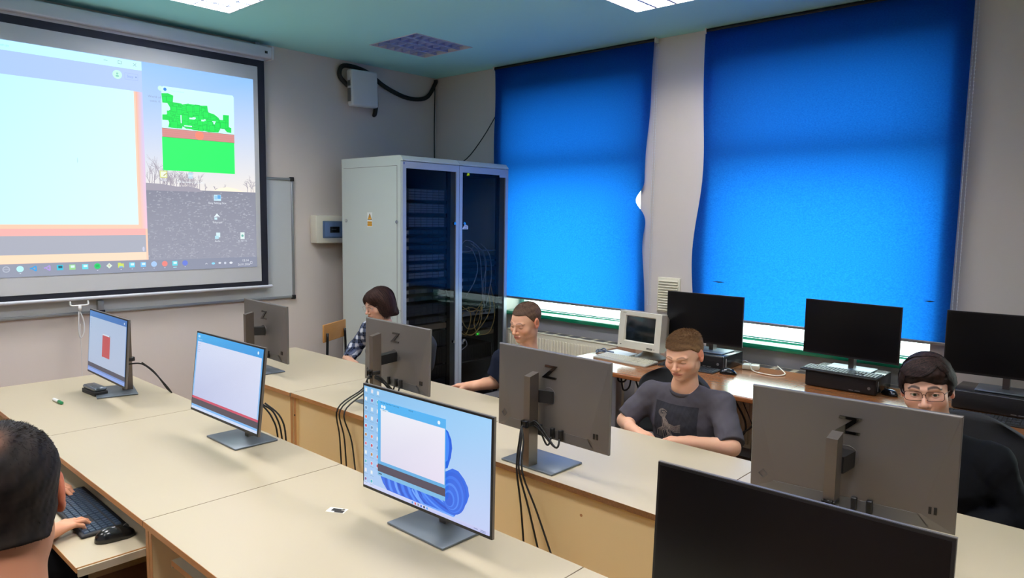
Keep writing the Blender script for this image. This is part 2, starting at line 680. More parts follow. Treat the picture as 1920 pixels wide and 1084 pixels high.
# ------------------------------------------------------------------ blinds
def make_blind(name, label, x0, x1, zb, zt, right_edge=None, left_edge=None, wave=0.0):
    t = thing(name, label, 'roller blind', ((x0 + x1) / 2, YW - 0.045, 0), 0, 'blue roller blinds')
    cx = (x0 + x1) / 2
    nx, nz = 60, 90
    mb = MB()
    vs = []
    for j in range(nz + 1):
        z = zb + (zt - zb) * j / nz
        xr = x1 + (right_edge(z) if right_edge else 0)
        xl = x0 + (left_edge(z) if left_edge else 0)
        for i in range(nx + 1):
            s = i / nx
            x = xl + (xr - xl) * s
            y = 0.006 * math.sin(z * 5 + x) * (1 - j / nz)
            if right_edge:
                e = max(0, (s - 0.86) / 0.14)
                y -= e * e * wave * math.sin(z * 8.5 + 1.0) * (1 - abs(2 * j / nz - 1) ** 3)
            y += 0.008 * math.exp(-s * 16) * math.sin(z * 7)
            vs.append((x - cx, y, z))
    fs = [(j * (nx + 1) + i, j * (nx + 1) + i + 1, (j + 1) * (nx + 1) + i + 1, (j + 1) * (nx + 1) + i) for j in range(nz) for i in range(nx)]
    mb.add(vs, fs, 0, None, True)
    mb.build('blind_fabric', M_blind, t, fixn=False)
    r = MB(); r.cyl((x0 - cx - .01, .012, zt + .0), (x1 - cx + .01, .012, zt + .0), .016, n=20)
    r.build('roller', M_navy, t)
    for x in (x0 - cx - .014, x1 - cx + .014):
        k = MB(); k.rbox(x - .006, x + .006, -.012, .044, zt - .022, zt + .028, r=.003)
        k.build('bracket', M_white, t)
    br = MB(); br.rbox(x0 - cx + (left_edge(zb) if left_edge else 0), x1 - cx + (right_edge(zb) if right_edge else 0), -.007, .007, zb - .016, zb + .004, r=.003)
    br.build('bottom_bar', M_wbf, t)
    return t, cx


def e1(z):
    # the free edge of the left blind curls: it swings inward around z = 1.93
    zz = z - TZ
    return -0.045 * np.clip((2.3 - zz) / 0.9, 0, 1) - 0.085 * math.exp(-((zz - 1.19) / 0.085) ** 2) + 0.02 * math.exp(-((zz - 1.0) / 0.10) ** 2) + 0.035 * max(0, (0.95 - zz) / .65)


def e2l(z):
    zz = z - TZ
    return -0.035 * (2.3 - zz) / 1.9 + 0.022 * math.sin(zz * 4.2 + 1.5)


blind1, bcx1 = make_blind('roller_blind', 'narrower blue roller blind beside the server racks, right edge curled', -4.80, -3.075, TZ + .29, TZ + 2.43, right_edge=e1, wave=0.012)
blind2, bcx2 = make_blind('roller_blind', 'large blue roller blind on the right, behind the row of black monitors', -2.62, -0.93, TZ + .31, TZ + 2.43, left_edge=e2l, right_edge=lambda z: -0.004 * (TZ + 2.43 - z))
for (bl, cx, x, zt, zb) in ((blind1, bcx1, -3.045, TZ + 2.40, TZ + .35), (blind2, bcx2, -0.915, TZ + 2.40, TZ + .28)):
    c = MB()
    for dx in (-.012, .012):
        c.cyl((x - cx + dx, .0, zb), (x - cx + dx * .6, .0, zt), .0012, n=6)
        z = zb
        while z < zt:
            q = (z - zb) / (zt - zb)
            c.cyl((x - cx + dx * (1 - .4 * q), 0, z), (x - cx + dx * (1 - .4 * q), 0, z + .006), .0032, .0032, n=6)
            z += 0.022
    c.build('bead_chain', M_white, bl)
# small tears near the edge of the large blind and a worn stripe on the narrow one
b = MB()
b.add([(-2.50, 0, 0), (-2.44, 0, .004), (-2.39, 0, .001), (-2.44, 0, -.006)], [(0, 1, 2, 3)])
o = b.build('fabric_tear', M_navy, blind2, loc=(-bcx2, -.012, TZ + .58), fixn=False)
b = MB()
b.add([(-1.02, 0, 0), (-.985, 0, .005), (-.955, 0, .002), (-.985, 0, -.004)], [(0, 1, 2, 3)])
b.build('fabric_tear', M_navy, blind2, loc=(-bcx2 - .06, -.012, TZ + .56), fixn=False)

# ------------------------------------------------------------------ whiteboard
t = thing('whiteboard', 'wide whiteboard with grey aluminium frame on the wall behind the projection screen', 'whiteboard', (XW, 1.6, TZ + .30))
b = MB(); b.box(0.001, .016, -1.85, 1.72, 0.01, 1.04); b.build('board_panel', M_wb, t)
b = MB()
b.rbox(.001, .024, -1.86, 1.73, 0, .022, r=.004); b.rbox(.001, .024, -1.86, 1.73, 1.028, 1.05, r=.004)
b.rbox(.001, .024, -1.86, -1.838, .02, 1.03, r=.004); b.rbox(.001, .024, 1.708, 1.73, .02, 1.03, r=.004)
b.build('board_frame', M_wbf, t)
for z in (0.008, 1.042):
    b = MB(); b.rbox(.0, .029, 1.70, 1.738, z - .018, z + .018, r=.006); b.build('corner_cap', M_blk, t)
b = MB(); b.rbox(.016, .05, .135, .175, .0, .10, r=.003); b.build('mounting_bracket', M_wbf, t)
b = MB(); b.rbox(.016, .052, .128, .182, .0, .028, r=.004); b.build('clamp', M_navy, t)

# ------------------------------------------------------------------ projection screen
SX = -5.60
t = thing('projection_screen', 'large pull-down projection screen with black border, showing a computer desktop', 'projection screen', (SX, 1.7, TZ + .44))
z0 = -TZ - .44
SY0, SY1 = 0.30, 3.04
b = MB()
b.box(-.003, 0, SY0 - 1.7, SY1 - 1.7, .474 - .44, 2.37 - .44)
b.build('canvas', M_screenc, t)
b = MB()
e = .0008
for (y0, y1, za, zb) in ((SY0, SY1, .432, .472), (SY0, SY1, 2.236, 2.29), (SY0, SY0 + .06, .472, 2.236), (SY1 - .06, SY1, .472, 2.236)):
    b.box(-.0035, e, y0 - 1.7, y1 - 1.7, za - .44, zb - .44)
b.build('black_border', M_navy, t)
b = MB()
b.cyl((-.004, SY0 - 1.72, .425 - .44), (-.004, SY1 - 1.7 + .035, .425 - .44), .013, n=16)
b.build('bottom_bar', M_case, t)
b = MB()
b.rbox(-.07, .045, SY0 - 1.75, SY1 - 1.7 + .05, 2.31 - .44, 2.405 - .44, r=.012, seg=3)
b.rbox(-.072, .05, SY1 - 1.7 + .045, SY1 - 1.7 + .068, 2.305 - .44, 2.41 - .44, r=.008, seg=2)
b.rbox(-.085, -.06, SY1 - 1.74, SY1 - 1.70, 2.40 - .44, 2.46 - .44, r=.003)
b.build('screen_case', M_case, t)
b = MB(); b.box(.0452, .0456, SY1 - 1.715, SY1 - 1.69, 2.345 - .44, 2.365 - .44)
b.build('case_screw_slot', M_blk, t)
b = MB()
hy, hz = 1.60 - 1.7, .41 - .44
b.tube([(.012, hy - .055, hz), (.02, hy - .052, hz - .028), (.022, hy, hz - .03), (.02, hy + .052, hz - .028), (.012, hy + .055, hz)], .006, n=8)
b.tube([(.022, hy, hz - .03), (.022, hy, hz - .07)], .012, n=8)
b.tube([(.022, hy - .005, hz - .06), (.024, hy + .02, hz - .14), (.022, hy + .02, hz - .22), (.02, hy - .002, hz - .26), (.02, hy - .012, hz - .2), (.022, hy - .006, hz - .07)], .0045, n=8)
b.tube([(.02, hy - .002, hz - .16), (.012, hy - .0, hz - .4), (.0, hy, hz - .62)], .0018, n=6)
b.build('pull_handle', M_white, t)

pic = Pic(lambda u, v, d: (d + .0008, u - 1.7, v - .44))
U0, U1, V0, V1 = 0.52, 2.94, 0.596, 2.128
# wallpaper: sky at dusk, bare trees, grey field
pic.rect(U0, U1, 1.21, V1, ['#dfe0e6', '#efe8e0', '#8fc0fb', '#a9cdf7'])
pic.rect(U0, U1, V0, 1.212, ['#a0a2b2', '#989aaa', '#8b8d9c', '#83869a'])
pr = random.Random(3)
cols = ['#9a9dad', '#a3a6b4', '#a9acb8', '#9194a4', '#acaebb', '#9a9caa']
for k in range(900):
    u = pr.uniform(2.075, 2.92); v = pr.uniform(0.64, 1.20)
    w = pr.uniform(.006, .03); h = pr.uniform(.003, .012)
    a = pr.uniform(-.5, .9)
    c = pr.choice(cols)
    pic.poly([(u - w * .5, v - h * .3), (u + w * .3, v - h * .5 + a * .006), (u + w * .5, v + h * .3), (u - w * .2, v + h * .5 + a * .004)], c, same=(k % 20 != 0))
for k in range(60):
    u = pr.uniform(2.1, 2.9); v = pr.uniform(0.66, 1.0); s = pr.uniform(.01, .03)
    pic.line([(u, v), (u + s * pr.uniform(-.6, .6), v + s), (u + s, v + s * .6)], .002, '#b7bac4', same=(k % 20 != 0))


def tree(u, v, h, a, w, d, col):
    x, y = u + h * math.sin(a), v + h * math.cos(a)
    pic.line([(u, v), (x, y)], w, col, same=True)
    if d > 0:
        for k in range(3):
            tree(u + (x - u) * (.5 + .25 * k), v + (y - v) * (.5 + .25 * k), h * pr.uniform(.5, .68), a + pr.uniform(-.75, .75), w * .62, d - 1, col)


pic.d += pic.step
for u, h in ((2.10, .17), (2.135, .2), (2.18, .22), (2.23, .12), (2.30, .15), (2.34, .2), (2.39, .16), (2.43, .12), (2.475, .13), (2.87, .09), (2.90, .12), (2.92, .1), (2.52, .05), (2.6, .04), (2.68, .05)):
    tree(u, 1.208, h * .55, pr.uniform(-.1, .1), .0045, 3, '#a19aa8')
for k in range(26):
    u = pr.uniform(2.085, 2.47)
    tree(u, 1.208, (.13 - .22 * abs(u - 2.17)) * pr.uniform(.5, .8), pr.uniform(-.2, .2), .0035, 3, '#aaa3b0' if k % 2 else '#98919f')
pic.poly([(2.06, 1.2), (2.5, 1.2), (2.47, 1.225), (2.4, 1.24), (2.3, 1.235), (2.2, 1.25), (2.06, 1.255)], '#a29eac')
pic.poly([(2.58, 1.213), (2.83, 1.213), (2.78, 1.235), (2.70, 1.247), (2.63, 1.235)], '#fff0da')
# taskbar
pic.rect(U0, U1, V0, .680, ['#9aa0b1', '#8b90a4', '#8b90a4', '#9aa0b1'])
# big application window (its left part runs out of the picture)
W0 = 0.60
pic.rect(W0, 2.078, .684, 2.125, ['#f6c9ad', '#f6cdb6', '#f6cdb6', '#f6c9ad'])
pic.rect(W0, 2.078, 2.062, 2.125, ['#b7fcfb', '#c8fbff', '#c8fbff', '#b7fcfb'])
pic.rect(W0, 2.078, 1.908, 2.062, ['#a5c7fb', '#b4cbfa', '#b4cbfa', '#a5c7fb'])
pic.rect(2.03, 2.078, .915, 1.908, ['#f6c9ad', '#f3c8dd', '#c8c8f6', '#f6b999'])
pic.rect(W0, 2.017, .945, 1.910, ['#c0f5fb', '#dcfdff', '#d0faff', '#b0f0fb'])
pic.rect(W0, 2.064, .868, .916, ['#f4b3ad', '#f6b6b2', '#f6b6b2', '#f4b3ad'])
pic.rect(W0, 2.064, .742, .868, ['#a9acb9', '#acb0be', '#acb0be', '#a9acb9'])
pic.rect(W0, 2.064, .686, .742, ['#f6dbb9', '#f8dcc4', '#f8dcc4', '#f6dbb9'])
pic.disc(2.045, .765, .008, '#c9cbe0', ry=.018)
pic.line([(1.827, 2.097), (1.852, 2.097)], .003, '#87aeb6')
pic.line([(1.92, 2.087), (1.942, 2.087), (1.942, 2.108), (1.92, 2.108), (1.92, 2.087)], .003, '#87aeb6')
pic.line([(2.020, 2.085), (2.042, 2.107)], .003, '#87aeb6'); pic.line([(2.020, 2.107), (2.042, 2.085)], .003, '#87aeb6')
pic.disc(1.912, 2.010, .031, '#c5f8e4'); pic.disc(1.912, 2.017, .007, '#8fcfc4'); pic.disc(1.912, 2.000, .012, '#8fcfc4', ry=.007)
pic.line([(1.962, 1.986), (2.050, 1.986), (2.050, 2.03), (1.962, 2.03), (1.962, 1.986)], .002, '#9fb5e8')
pic.text('Stay', 1.998, 2.008, .026, '#8ba6dc'); pic.poly([(2.03, 2.012), (2.044, 2.012), (2.037, 2.002)], '#7f9ad0')
pic.line([(1.634, 1.372), (1.634, 1.405)], .002, '#93b7bd')
pic.text('main.py', 1.24, 2.093, .02, '#8fd6dd')
# small window with the pile of green squares
pic.disc(2.205, 1.955, .018, '#c9f7e2')
pic.text('World of', 2.160, 1.887, .024, '#8ea3c4'); pic.text('settle  K', 2.165, 1.856, .022, '#8ea3c4')
pic.poly([(2.207, 1.665), (2.767, 1.665), (2.771, 1.96), (2.762, 1.974), (2.225, 1.974), (2.212, 1.962)], '#cdfbfd')
pic.disc(2.238, 1.952, .012, '#3f87e0'); pic.text('main window', 2.33, 1.948, .018, '#b5eef0')
blob = [(2.211, 1.92), (2.258, 1.926), (2.297, 1.913), (2.292, 1.865), (2.357, 1.862), (2.361, 1.856), (2.409, 1.869), (2.413, 1.866), (2.507, 1.865), (2.554, 1.87), (2.56, 1.82), (2.607, 1.81), (2.642, 1.787), (2.661, 1.755), (2.677, 1.753), (2.678, 1.814), (2.727, 1.816), (2.724, 1.723), (2.744, 1.717), (2.743, 1.678), (2.707, 1.682), (2.687, 1.704), (2.655, 1.708), (2.638, 1.672), (2.559, 1.668), (2.529, 1.673), (2.444, 1.672), (2.422, 1.678), (2.385, 1.678), (2.359, 1.693), (2.355, 1.675), (2.311, 1.674), (2.253, 1.675), (2.261, 1.709), (2.255, 1.727), (2.212, 1.726), (2.213, 1.765), (2.26, 1.771), (2.261, 1.8), (2.279, 1.809), (2.252, 1.853), (2.216, 1.852)]


def inside(p, poly):
    c = False
    for i in range(len(poly)):
        a, q = poly[i], poly[i - 1]
        if (a[1] > p[1]) != (q[1] > p[1]) and p[0] < (q[0] - a[0]) * (p[1] - a[1]) / (q[1] - a[1]) + a[0]:
            c = not c
    return c


pic.poly(blob, '#22dd55')
pr = random.Random(11)
n = 0
while n < 150:
    u, v = pr.uniform(2.2, 2.75), pr.uniform(1.67, 1.93)
    s = pr.uniform(.017, .024)
    ok = all(inside((u + dx * .9, v + dy * .9), blob) for dx in (-s, s) for dy in (-s, s)) or (inside((u, v), blob) and pr.random() < .03)
    if abs(u - 2.348) < .012 and 1.70 < v < 1.79 or abs(u - 2.44) < .02 and abs(v - 1.765) < .012 or abs(u - 2.60) < .015 and abs(v - 1.745) < .012:
        ok = False
    if not ok:
        continue
    n += 1
    pic.d += 8e-6
    pic.rect(u - s - .0010, u + s + .0010, v - s - .0010, v + s + .0010, '#129a40', same=True)
    pic.d += 8e-6
    pic.rect(u - s, u + s, v - s, v + s, '#24e65a', same=True)
for (q, w, h) in (((2.349, 1.745), .004, .03), ((2.432, 1.758), .02, .006), ((2.448, 1.764), .012, .006), ((2.515, 1.752), .012, .006), ((2.53, 1.758), .008, .005), ((2.604, 1.745), .006, .012), ((2.604, 1.752), .014, .004), ((2.40, 1.698), .03, .004)):
    pic.rect(q[0] - w, q[0] + w, q[1] - h, q[1] + h, '#d4fbfd')
pic.rect(2.206, 2.766, 1.601, 1.666, '#d48f8c')
for z in (1.618, 1.634, 1.65):
    pic.line([(2.206, z), (2.766, z)], .0015, '#c98582')
pic.line([(2.206, 1.666), (2.766, 1.666)], .002, '#7d6a52')
pic.disc(2.485, 1.634, .033, '#fb8b76')
pic.rect(2.204, 2.764, 1.354, 1.601, '#2ff86c')
pic.line([(2.206, 1.601), (2.766, 1.601)], .0025, '#5f7a4a')
# desktop icons and captions
pic.rect(2.178, 2.232, 1.297, 1.349, '#d6d884'); pic.rect(2.184, 2.226, 1.303, 1.343, '#e9f4dc'); pic.line([(2.205, 1.312), (2.226, 1.33)], .005, '#b08a2c')
pic.text('Paint', 2.204, 1.279, .024, '#dfe6ee')
for k in range(3):
    pic.disc(2.408, 1.307 + k * .015, .022, '#cfe3ee' if k % 2 else '#b9d6e6', ry=.008)
pic.text('DB Browser (SQLite)', 2.407, 1.272, .024, '#e6ecf2')
pic.rect(2.585, 2.643, 1.135, 1.183, '#c6e6f6'); pic.rect(2.614, 2.640, 1.15, 1.18, '#67a9e0'); pic.rect(2.59, 2.612, 1.145, 1.175, '#9ccdea')
pic.text('Easy Setting Box', 2.613, 1.117, .022, '#e2e6ee')
pic.poly([(2.58, 1.005), (2.606, 1.036), (2.632, 1.005), (2.612, 1.012)], '#e3eef6'); pic.rect(2.585, 2.608, .985, 1.003, '#c9e8f2')
pic.text('Inkscape', 2.609, .964, .022, '#e2e6ee')
pic.rect(2.595, 2.628, .845, .883, '#d1e8ee'); pic.rect(2.585, 2.615, .832, .858, '#b4dcea')
pic.text('Auto', 2.605, .815, .022, '#e2e6ee')
pic.rect(2.797, 2.833, .828, .884, '#dcebea'); pic.disc(2.815, .856, .01, '#6fb2a8')
pic.text('PI_SETTS', 2.815, .812, .020, '#d5dae6')
tb = [(1.186, '#b6bccb', 'o'), (1.263, '#b9eef2', 'd'), (1.338, '#3fa3e6', 'v'), (1.419, '#b29be0', 'v'), (1.495, '#45c3dc', 's'), (1.57, '#9bd793', 's'), (1.65, '#6fdbe8', 's'), (1.728, '#33cf73', 'd'), (1.805, '#d9ead9', 'k'), (1.883, '#cfe06a', 'f'), (1.959, '#6ed4f2', 's'), (2.037, '#7fc4f4', 's'), (2.113, '#a9c9f0', 'd'), (2.191, '#ea8a84', 'd'), (2.266, '#70d8e6', 's'), (2.343, '#6f83dc', 'd')]
for i, (u, c, k) in enumerate(tb):
    v = .650
    if k in 'do':
        pic.disc(u, v, .021, c)
        if k == 'o':
            pic.disc(u, v, .015, '#9aa0b1'); pic.line([(u - .014, v), (u + .014, v)], .003, c)
        if i == 7:
            for q in (-.006, 0, .006):
                pic.line([(u - .011, v + q), (u + .011, v + q + .002)], .002, '#1f8c50')
    elif k == 's':
        pic.rect(u - .019, u + .019, v - .018, v + .018, c); pic.rect(u - .010, u + .014, v - .004, v + .012, '#d7f0f6' if i != 4 else '#355f70')
    elif k == 'f':
        pic.rect(u - .02, u + .02, v - .016, v + .013, c); pic.rect(u - .02, u, v + .013, v + .019, c); pic.rect(u - .012, u + .012, v - .016, v - .006, '#7bb7ea')
    elif k == 'k':
        pic.poly([(u - .02, v), (u, v - .02), (u + .02, v), (u, v + .02)], c); pic.text('Y', u, v, .022, '#d07a4a')
    else:
        pic.poly([(u - .02, v - .006), (u + .012, v + .02), (u + .02, v + .014), (u + .02, v - .016), (u + .012, v - .02), (u - .02, v + .004)], c); pic.poly([(u - .004, v), (u + .012, v + .01), (u + .012, v - .01)], '#9aa0b1')
    if i in (1, 7, 9, 10, 11, 12, 13, 15):
        pic.rect(u - .004, u + .004, .618, .622, '#d8dce8')
    if i == 14:
        pic.rect(u - .013, u + .013, .618, .622, '#a8ecf6')
pic.line([(2.500, .634), (2.509, .642), (2.518, .634)], .003, '#e2e5ec')
pic.disc(2.565, .638, .014, '#8fd8f4', ry=.009); pic.disc(2.618, .64, .012, '#d5d9e4', ry=.008); pic.disc(2.662, .638, .010, '#c9cede'); pic.disc(2.711, .638, .014, '#dde1ea', ry=.009)
pic.text('12:14', 2.834, .652, .026, '#e6e9ef'); pic.text('26.01.2026', 2.822, .620, .024, '#dfe2ea')
pic.line([(2.877, .624), (2.893, .624), (2.893, .642), (2.877, .642), (2.877, .624)], .0025, '#d8dbe4')
pic.build('projected_picture', M_proj, t)

# ------------------------------------------------------------------ access point, cables, distribution box
t = thing('wireless_access_point', 'white square wireless access point high on the wall under the ceiling', 'access point', (XW, 4.02, TZ + 2.20), 0)
b = MB(); b.rbox(.05, .13, -.15, .15, -.165, .165, r=.022, seg=4, T=Matrix.Rotation(.04, 4, 'X')); b.build('body', M_white, t)
b = MB()
for k in range(2):
    b.box(.07, .115, -.1525, -.149, -.13 + k * .14, -.01 + k * .14)
b.build('side_vent', M_alu2, t)
b = MB(); b.rbox(0, .052, -.06, .06, -.06, .06, r=.005); b.build('mount', M_white, t)
c = MB()
c.tube([(XW + .03, 3.90, TZ + 2.22), (XW + .03, 3.81, TZ + 2.30), (XW + .03, 3.86, TZ + 2.395), (XW + .035, 4.1, TZ + 2.375), (XW + .03, 4.32, TZ + 2.27), (XW + .03, 4.6, TZ + 2.20), (XW + .03, 4.84, TZ + 2.235), (XW + .03, 4.96, TZ + 2.39), (XW + .03, 4.965, TZ + 2.43)], .021, n=10, smooth_path=6)
tag(c.build('ceiling_cable', M_cable), 'thick black cable sagging from the access point to the room corner', 'cable')
c = MB()
c.tube([(XW + .035, 4.19, TZ + 2.17), (XW + .03, 4.215, TZ + 2.10), (XW + .03, 4.20, TZ + 2.0), (XW + .03, 4.185, TZ + 1.99)], .021, n=10)
tag(c.build('cable_loop', M_cable), 'short black cable loop bulging out from behind the access point', 'cable')
c = MB()
c.tube([(XW + .035, 4.955, TZ + 2.40), (XW + .03, 4.95, TZ + 1.9), (XW + .06, 4.93, TZ + 1.56)], .006, n=8)
tag(c.build('drop_cable', M_cable), 'thin black cable running down the room corner behind the racks', 'cable')
c = MB()
c.tube([(-4.78, YW - .03, TZ + 2.02), (-4.95, YW - .05, TZ + 1.80), (-5.15, YW - .08, TZ + 1.60), (-5.30, YW - .14, TZ + 1.545)], .005, n=8)
tag(c.build('sagging_cable', M_cable), 'thin black cable hanging in an arc from the blue blind to the rack top', 'cable')

t = thing('distribution_box', 'beige wall-mounted electrical distribution box with blue tinted cover beside the rack', 'distribution box', (XW, 3.78, TZ + .905))
b = MB(); b.rbox(0, .10, -.275, .275, -.125, .125, r=.008, seg=2); b.build('box_body', M_beige, t)
b = MB(); b.rbox(.101, .125, -.215, .22, -.078, .078, r=.008); b.build('tinted_cover', M_bluecover, t)
b = MB(); b.box(.1005, .103, -.19, .20, -.065, .065, mi=0); b.box(.1032, .1036, -.135, -.035, -.03, .025, mi=1); b.box(.1038, .1042, -.12, -.07, -.004, .004, mi=2)
b.build('breaker_panel', [mat('grey_blue_panel', '#8fa0b8', rough=.5), M_blk, M_alu2], t)

# vent grille on the pier between the windows
t = thing('vent_grille', 'cream slatted vent grille on the wall between the two blinds', 'vent', (-2.885, YW, TZ + .44))
b = MB(); b.rbox(-.10, .10, -.02, 0, -.14, .14, r=.005)
b.build('grille_frame', M_rad, t)
b = MB()
for k in range(12):
    z = -.115 + k * .021
    b.prism([(-.032, z - .007), (-.018, z + .007), (-.018, z + .003), (-.030, z - .010)], 'x', -.085, .085)
b.build('slats', M_rad, t)

# ------------------------------------------------------------------ server racks
RX = -4.60
DEP = .86
RT = TZ + 1.529


def make_rack(name, label, y0, y1, hinge_left):
    t = thing(name, label, 'server rack', (RX - DEP / 2, (y0 + y1) / 2, 0), 0, 'server racks')
    w = (y1 - y0) / 2 - .002
    d = DEP / 2
    b = MB()
    b.box(-d, d - .03, -w, -w + .012, .08, RT - .045)
    b.build('side_panel', M_rackw, t)
    b = MB(); b.box(-d, d - .03, w - .012, w, .08, RT - .045); b.build('side_panel', M_rackw, t)
    b = MB(); b.box(-d, -d + .01, -w + .012, w - .012, .08, RT - .045); b.build('back_panel', M_blkm, t)
    b = MB()
    b.prism([(-d - .002, RT - .045), (d, RT - .045), (d, RT - .035), (d - .03, RT - .004), (d - .045, RT), (-d - .002, RT)], 'y', -w, w)
    b.build('top_cover', M_rackw, t)
    b = MB(); b.box(-d + .02, d - .05, -w + .02, w - .02, 0.0, .08); b.build('plinth', M_blkm, t)
    b = MB()
    for (yy0, yy1) in ((-w + .013, -w + .05), (w - .05, w - .013)):
        b.box(d - .12, d - .10, yy0, yy1, .09, RT - .06)
    b.build('mounting_rail', M_blkm, t)
    # seam line of the removable side panel, locks and stickers on the visible side
    b = MB()
    b.box(-d + .03, d - .075, -w - .0015, -w, RT - .085, RT - .082)
    b.box(d - .078, d - .075, -w - .0015, -w, .1, RT - .082)
    b.build('panel_seam', M_alu2, t)
    # door
    dx = d - .028
    f = MB()
    fw = .036
    f.box(dx, dx + .026, -w, -w + fw, .06, RT - .05)
    f.box(dx, dx + .026, w - fw, w, .06, RT - .05)
    f.box(dx, dx + .026, -w + fw, w - fw, .06, .12)
    f.box(dx, dx + .026, -w + fw, w - fw, RT - .105, RT - .05)
    dr = f.build('door', M_rackf, t)
    g = MB(); g.box(dx + .010, dx + .015, -w + fw, w - fw, .12, RT - .105); g.build('door_glass', M_smoke, dr)
    yl = (w - fw - .02) if hinge_left else (-w + fw + .02)
    for z in (.977, -.07):
        k = MB(); k.cyl((dx + .014, yl, TZ + z), (dx + .036, yl, TZ + z), .012, n=16); k.cyl((dx + .036, yl, TZ + z), (dx + .040, yl, TZ + z), .006, n=10)
        k.build('door_lock', M_steel, dr)
    return t, w, d


YR0, YR1, YR2 = 3.687, 4.318, 4.946
rack1, w1, d1 = make_rack('server_rack', 'left grey server rack with yellow warning sticker on its side, glass door full of servers', YR0, YR1, True)
rack2, w2, d2 = make_rack('server_rack', 'right server rack beside the blue blind, yellow patch cables behind its glass door', YR1, YR2, False)
for x in (-5.389 + 5.03, -4.671 + 5.03):
    k = MB(); k.cyl((x, -w1 - .002, TZ + .987), (x, -w1 - .012, TZ + .987), .014, n=14); k.build('side_lock', M_steel, rack1)
st = Pic(lambda u, v, d: (u, -w1 - .0005 - d, v))
cx, cz = -5.049 + 5.03, TZ + 1.0
st.rect(cx - .036, cx + .036, cz - .062, cz + .062, '#e9ecea')
st.poly([(cx - .032, cz - .002), (cx + .032, cz - .002), (cx, cz + .056)], '#3a3020')
st.poly([(cx - .025, cz + .003), (cx + .025, cz + .003), (cx, cz + .047)], '#e8a92f')
st.poly([(cx - .002, cz + .034), (cx + .005, cz + .034), (cx + .001, cz + .022), (cx + .006, cz + .022), (cx - .002, cz + .006), (cx - .001, cz + .018), (cx - .006, cz + .018)], '#3a3020')
st.rect(cx - .032, cx + .032, cz - .055, cz - .014, '#e3a32c')
st.text('URZĄDZENIE', cx, cz - .026, .011, '#4a3510'); st.text('ELEKTRYCZNE', cx, cz - .042, .0105, '#4a3510')
st.build('warning_sticker', M_print, rack1)
st = Pic(lambda u, v, d: (d2 - .028 + .027 + d, u, v))
yy = -w2 + .036
st.poly([(yy + .0, TZ + .925), (yy + .07, TZ + .925), (yy + .07, TZ + .955), (yy + .03, TZ + .972), (yy + .002, TZ + .935)], '#c6cedc')
st.rect(yy + .028, yy + .062, TZ + .944, TZ + .949, '#667'); st.rect(yy + .015, yy + .06, TZ + .930, TZ + .934, '#667')
st.rect(w2 - .036 - .085, w2 - .036, RT - .125, RT - .103, '#b4bccb')
st.build('door_sticker', M_print, rack2)
st = Pic(lambda u, v, d: (d1 - .028 + .027 + d, u, v))
st.rect(-w1 + .008, -w1 + .018, RT - .075, RT - .058, '#2a4f9c')
st.build('door_badge', M_print, rack1)

M_srv = mat('dark_server_face', '#1d1e22', rough=.45, metal=.3, var=.1)
M_srv2 = mat('grey_server_face', '#3f434b', rough=.4, metal=.5, var=.1)
M_srv3 = mat('light_switch_face', '#84878c', rough=.4, metal=.3)
M_lab = mat('white_ear_label', '#c9c2b4', rough=.6)
M_led = mat('green_indicator_light', '#2cff4a', emit=4.0)
M_beigebox = mat('beige_equipment_face', '#8d7b5e', rough=.6)


def make_server(label, yc, z, h, kind, group, wid=.46, name='rack_server', cat='server'):
    """yc centre, z bottom (relative to the table), h height"""
    t = thing(name, label, cat, (RX - .078, yc, TZ + z), 0, group)
    w = wid / 2
    b = MB(); b.box(-.55, 0, -w, w, 0.002, h - .002)
    b.build('chassis', {'d': M_srv, 'g': M_srv2, 'l': M_srv3, 'b': M_beigebox, 'p': M_srv, 'e': M_srv}[kind], t)
    f = MB()
    if kind in 'dg':
        f.box(0, .008, -w, w, 0.004, h - .004, mi=0)
        n = max(1, int(h / .022))
        for r in range(n):
            for c in range(6):
                y = -w + .03 + c * (wid - .06) / 6
                zz = .006 + r * (h - .012) / n
                f.box(.008, .011, y + .002, y + (wid - .06) / 6 - .003, zz + .002, zz + (h - .012) / n - .003, mi=1)
    elif kind == 'l':
        f.box(0, .006, -w, w, .003, h - .003, mi=0)
        for c in range(3):
            f.box(.006, .008, -.05 + c * .08, .01 + c * .08, h * .35, h * .7, mi=2)
    elif kind == 'p':
        f.box(0, .004, -w, w, .003, h - .003, mi=0)
        for c in range(24):
            y = -w + .03 + c * .0165
            f.box(.004, .006, y, y + .011, h * .3, h * .72, mi=1)
    elif kind == 'e':
        f.box(0, .006, -w, w, .003, h - .003, mi=0)
        for c in range(14):
            y = -w + .02 + c * .03
            f.box(.006, .009, y, y + .006, .01, h - .01, mi=2)
    else:
        f.box(0, .006, -w, w, .003, h - .003, mi=1)
    f.build('front_bezel', {'b': [M_beigebox, M_beigebox, M_blk]}.get(kind, [M_srv, M_srv2 if kind != 'g' else M_srv3, M_blk] if kind != 'l' else [M_srv3, M_srv2, M_blk]), t)
    if kind in 'dg':
        e = MB(); e.box(.0115, .0135, -w + .002, -w + .028, .006, h - .006); e.build('ear_label', M_lab if h < .06 else M_srv2, t)
    return t


yc1 = (YR0 + YR1) / 2 + .0
yc2 = (YR1 + YR2) / 2
g1, g2 = 'servers behind the left rack door', 'equipment behind the right rack door'


def zpx(y):
    return .978 - (y - 419) * .00470


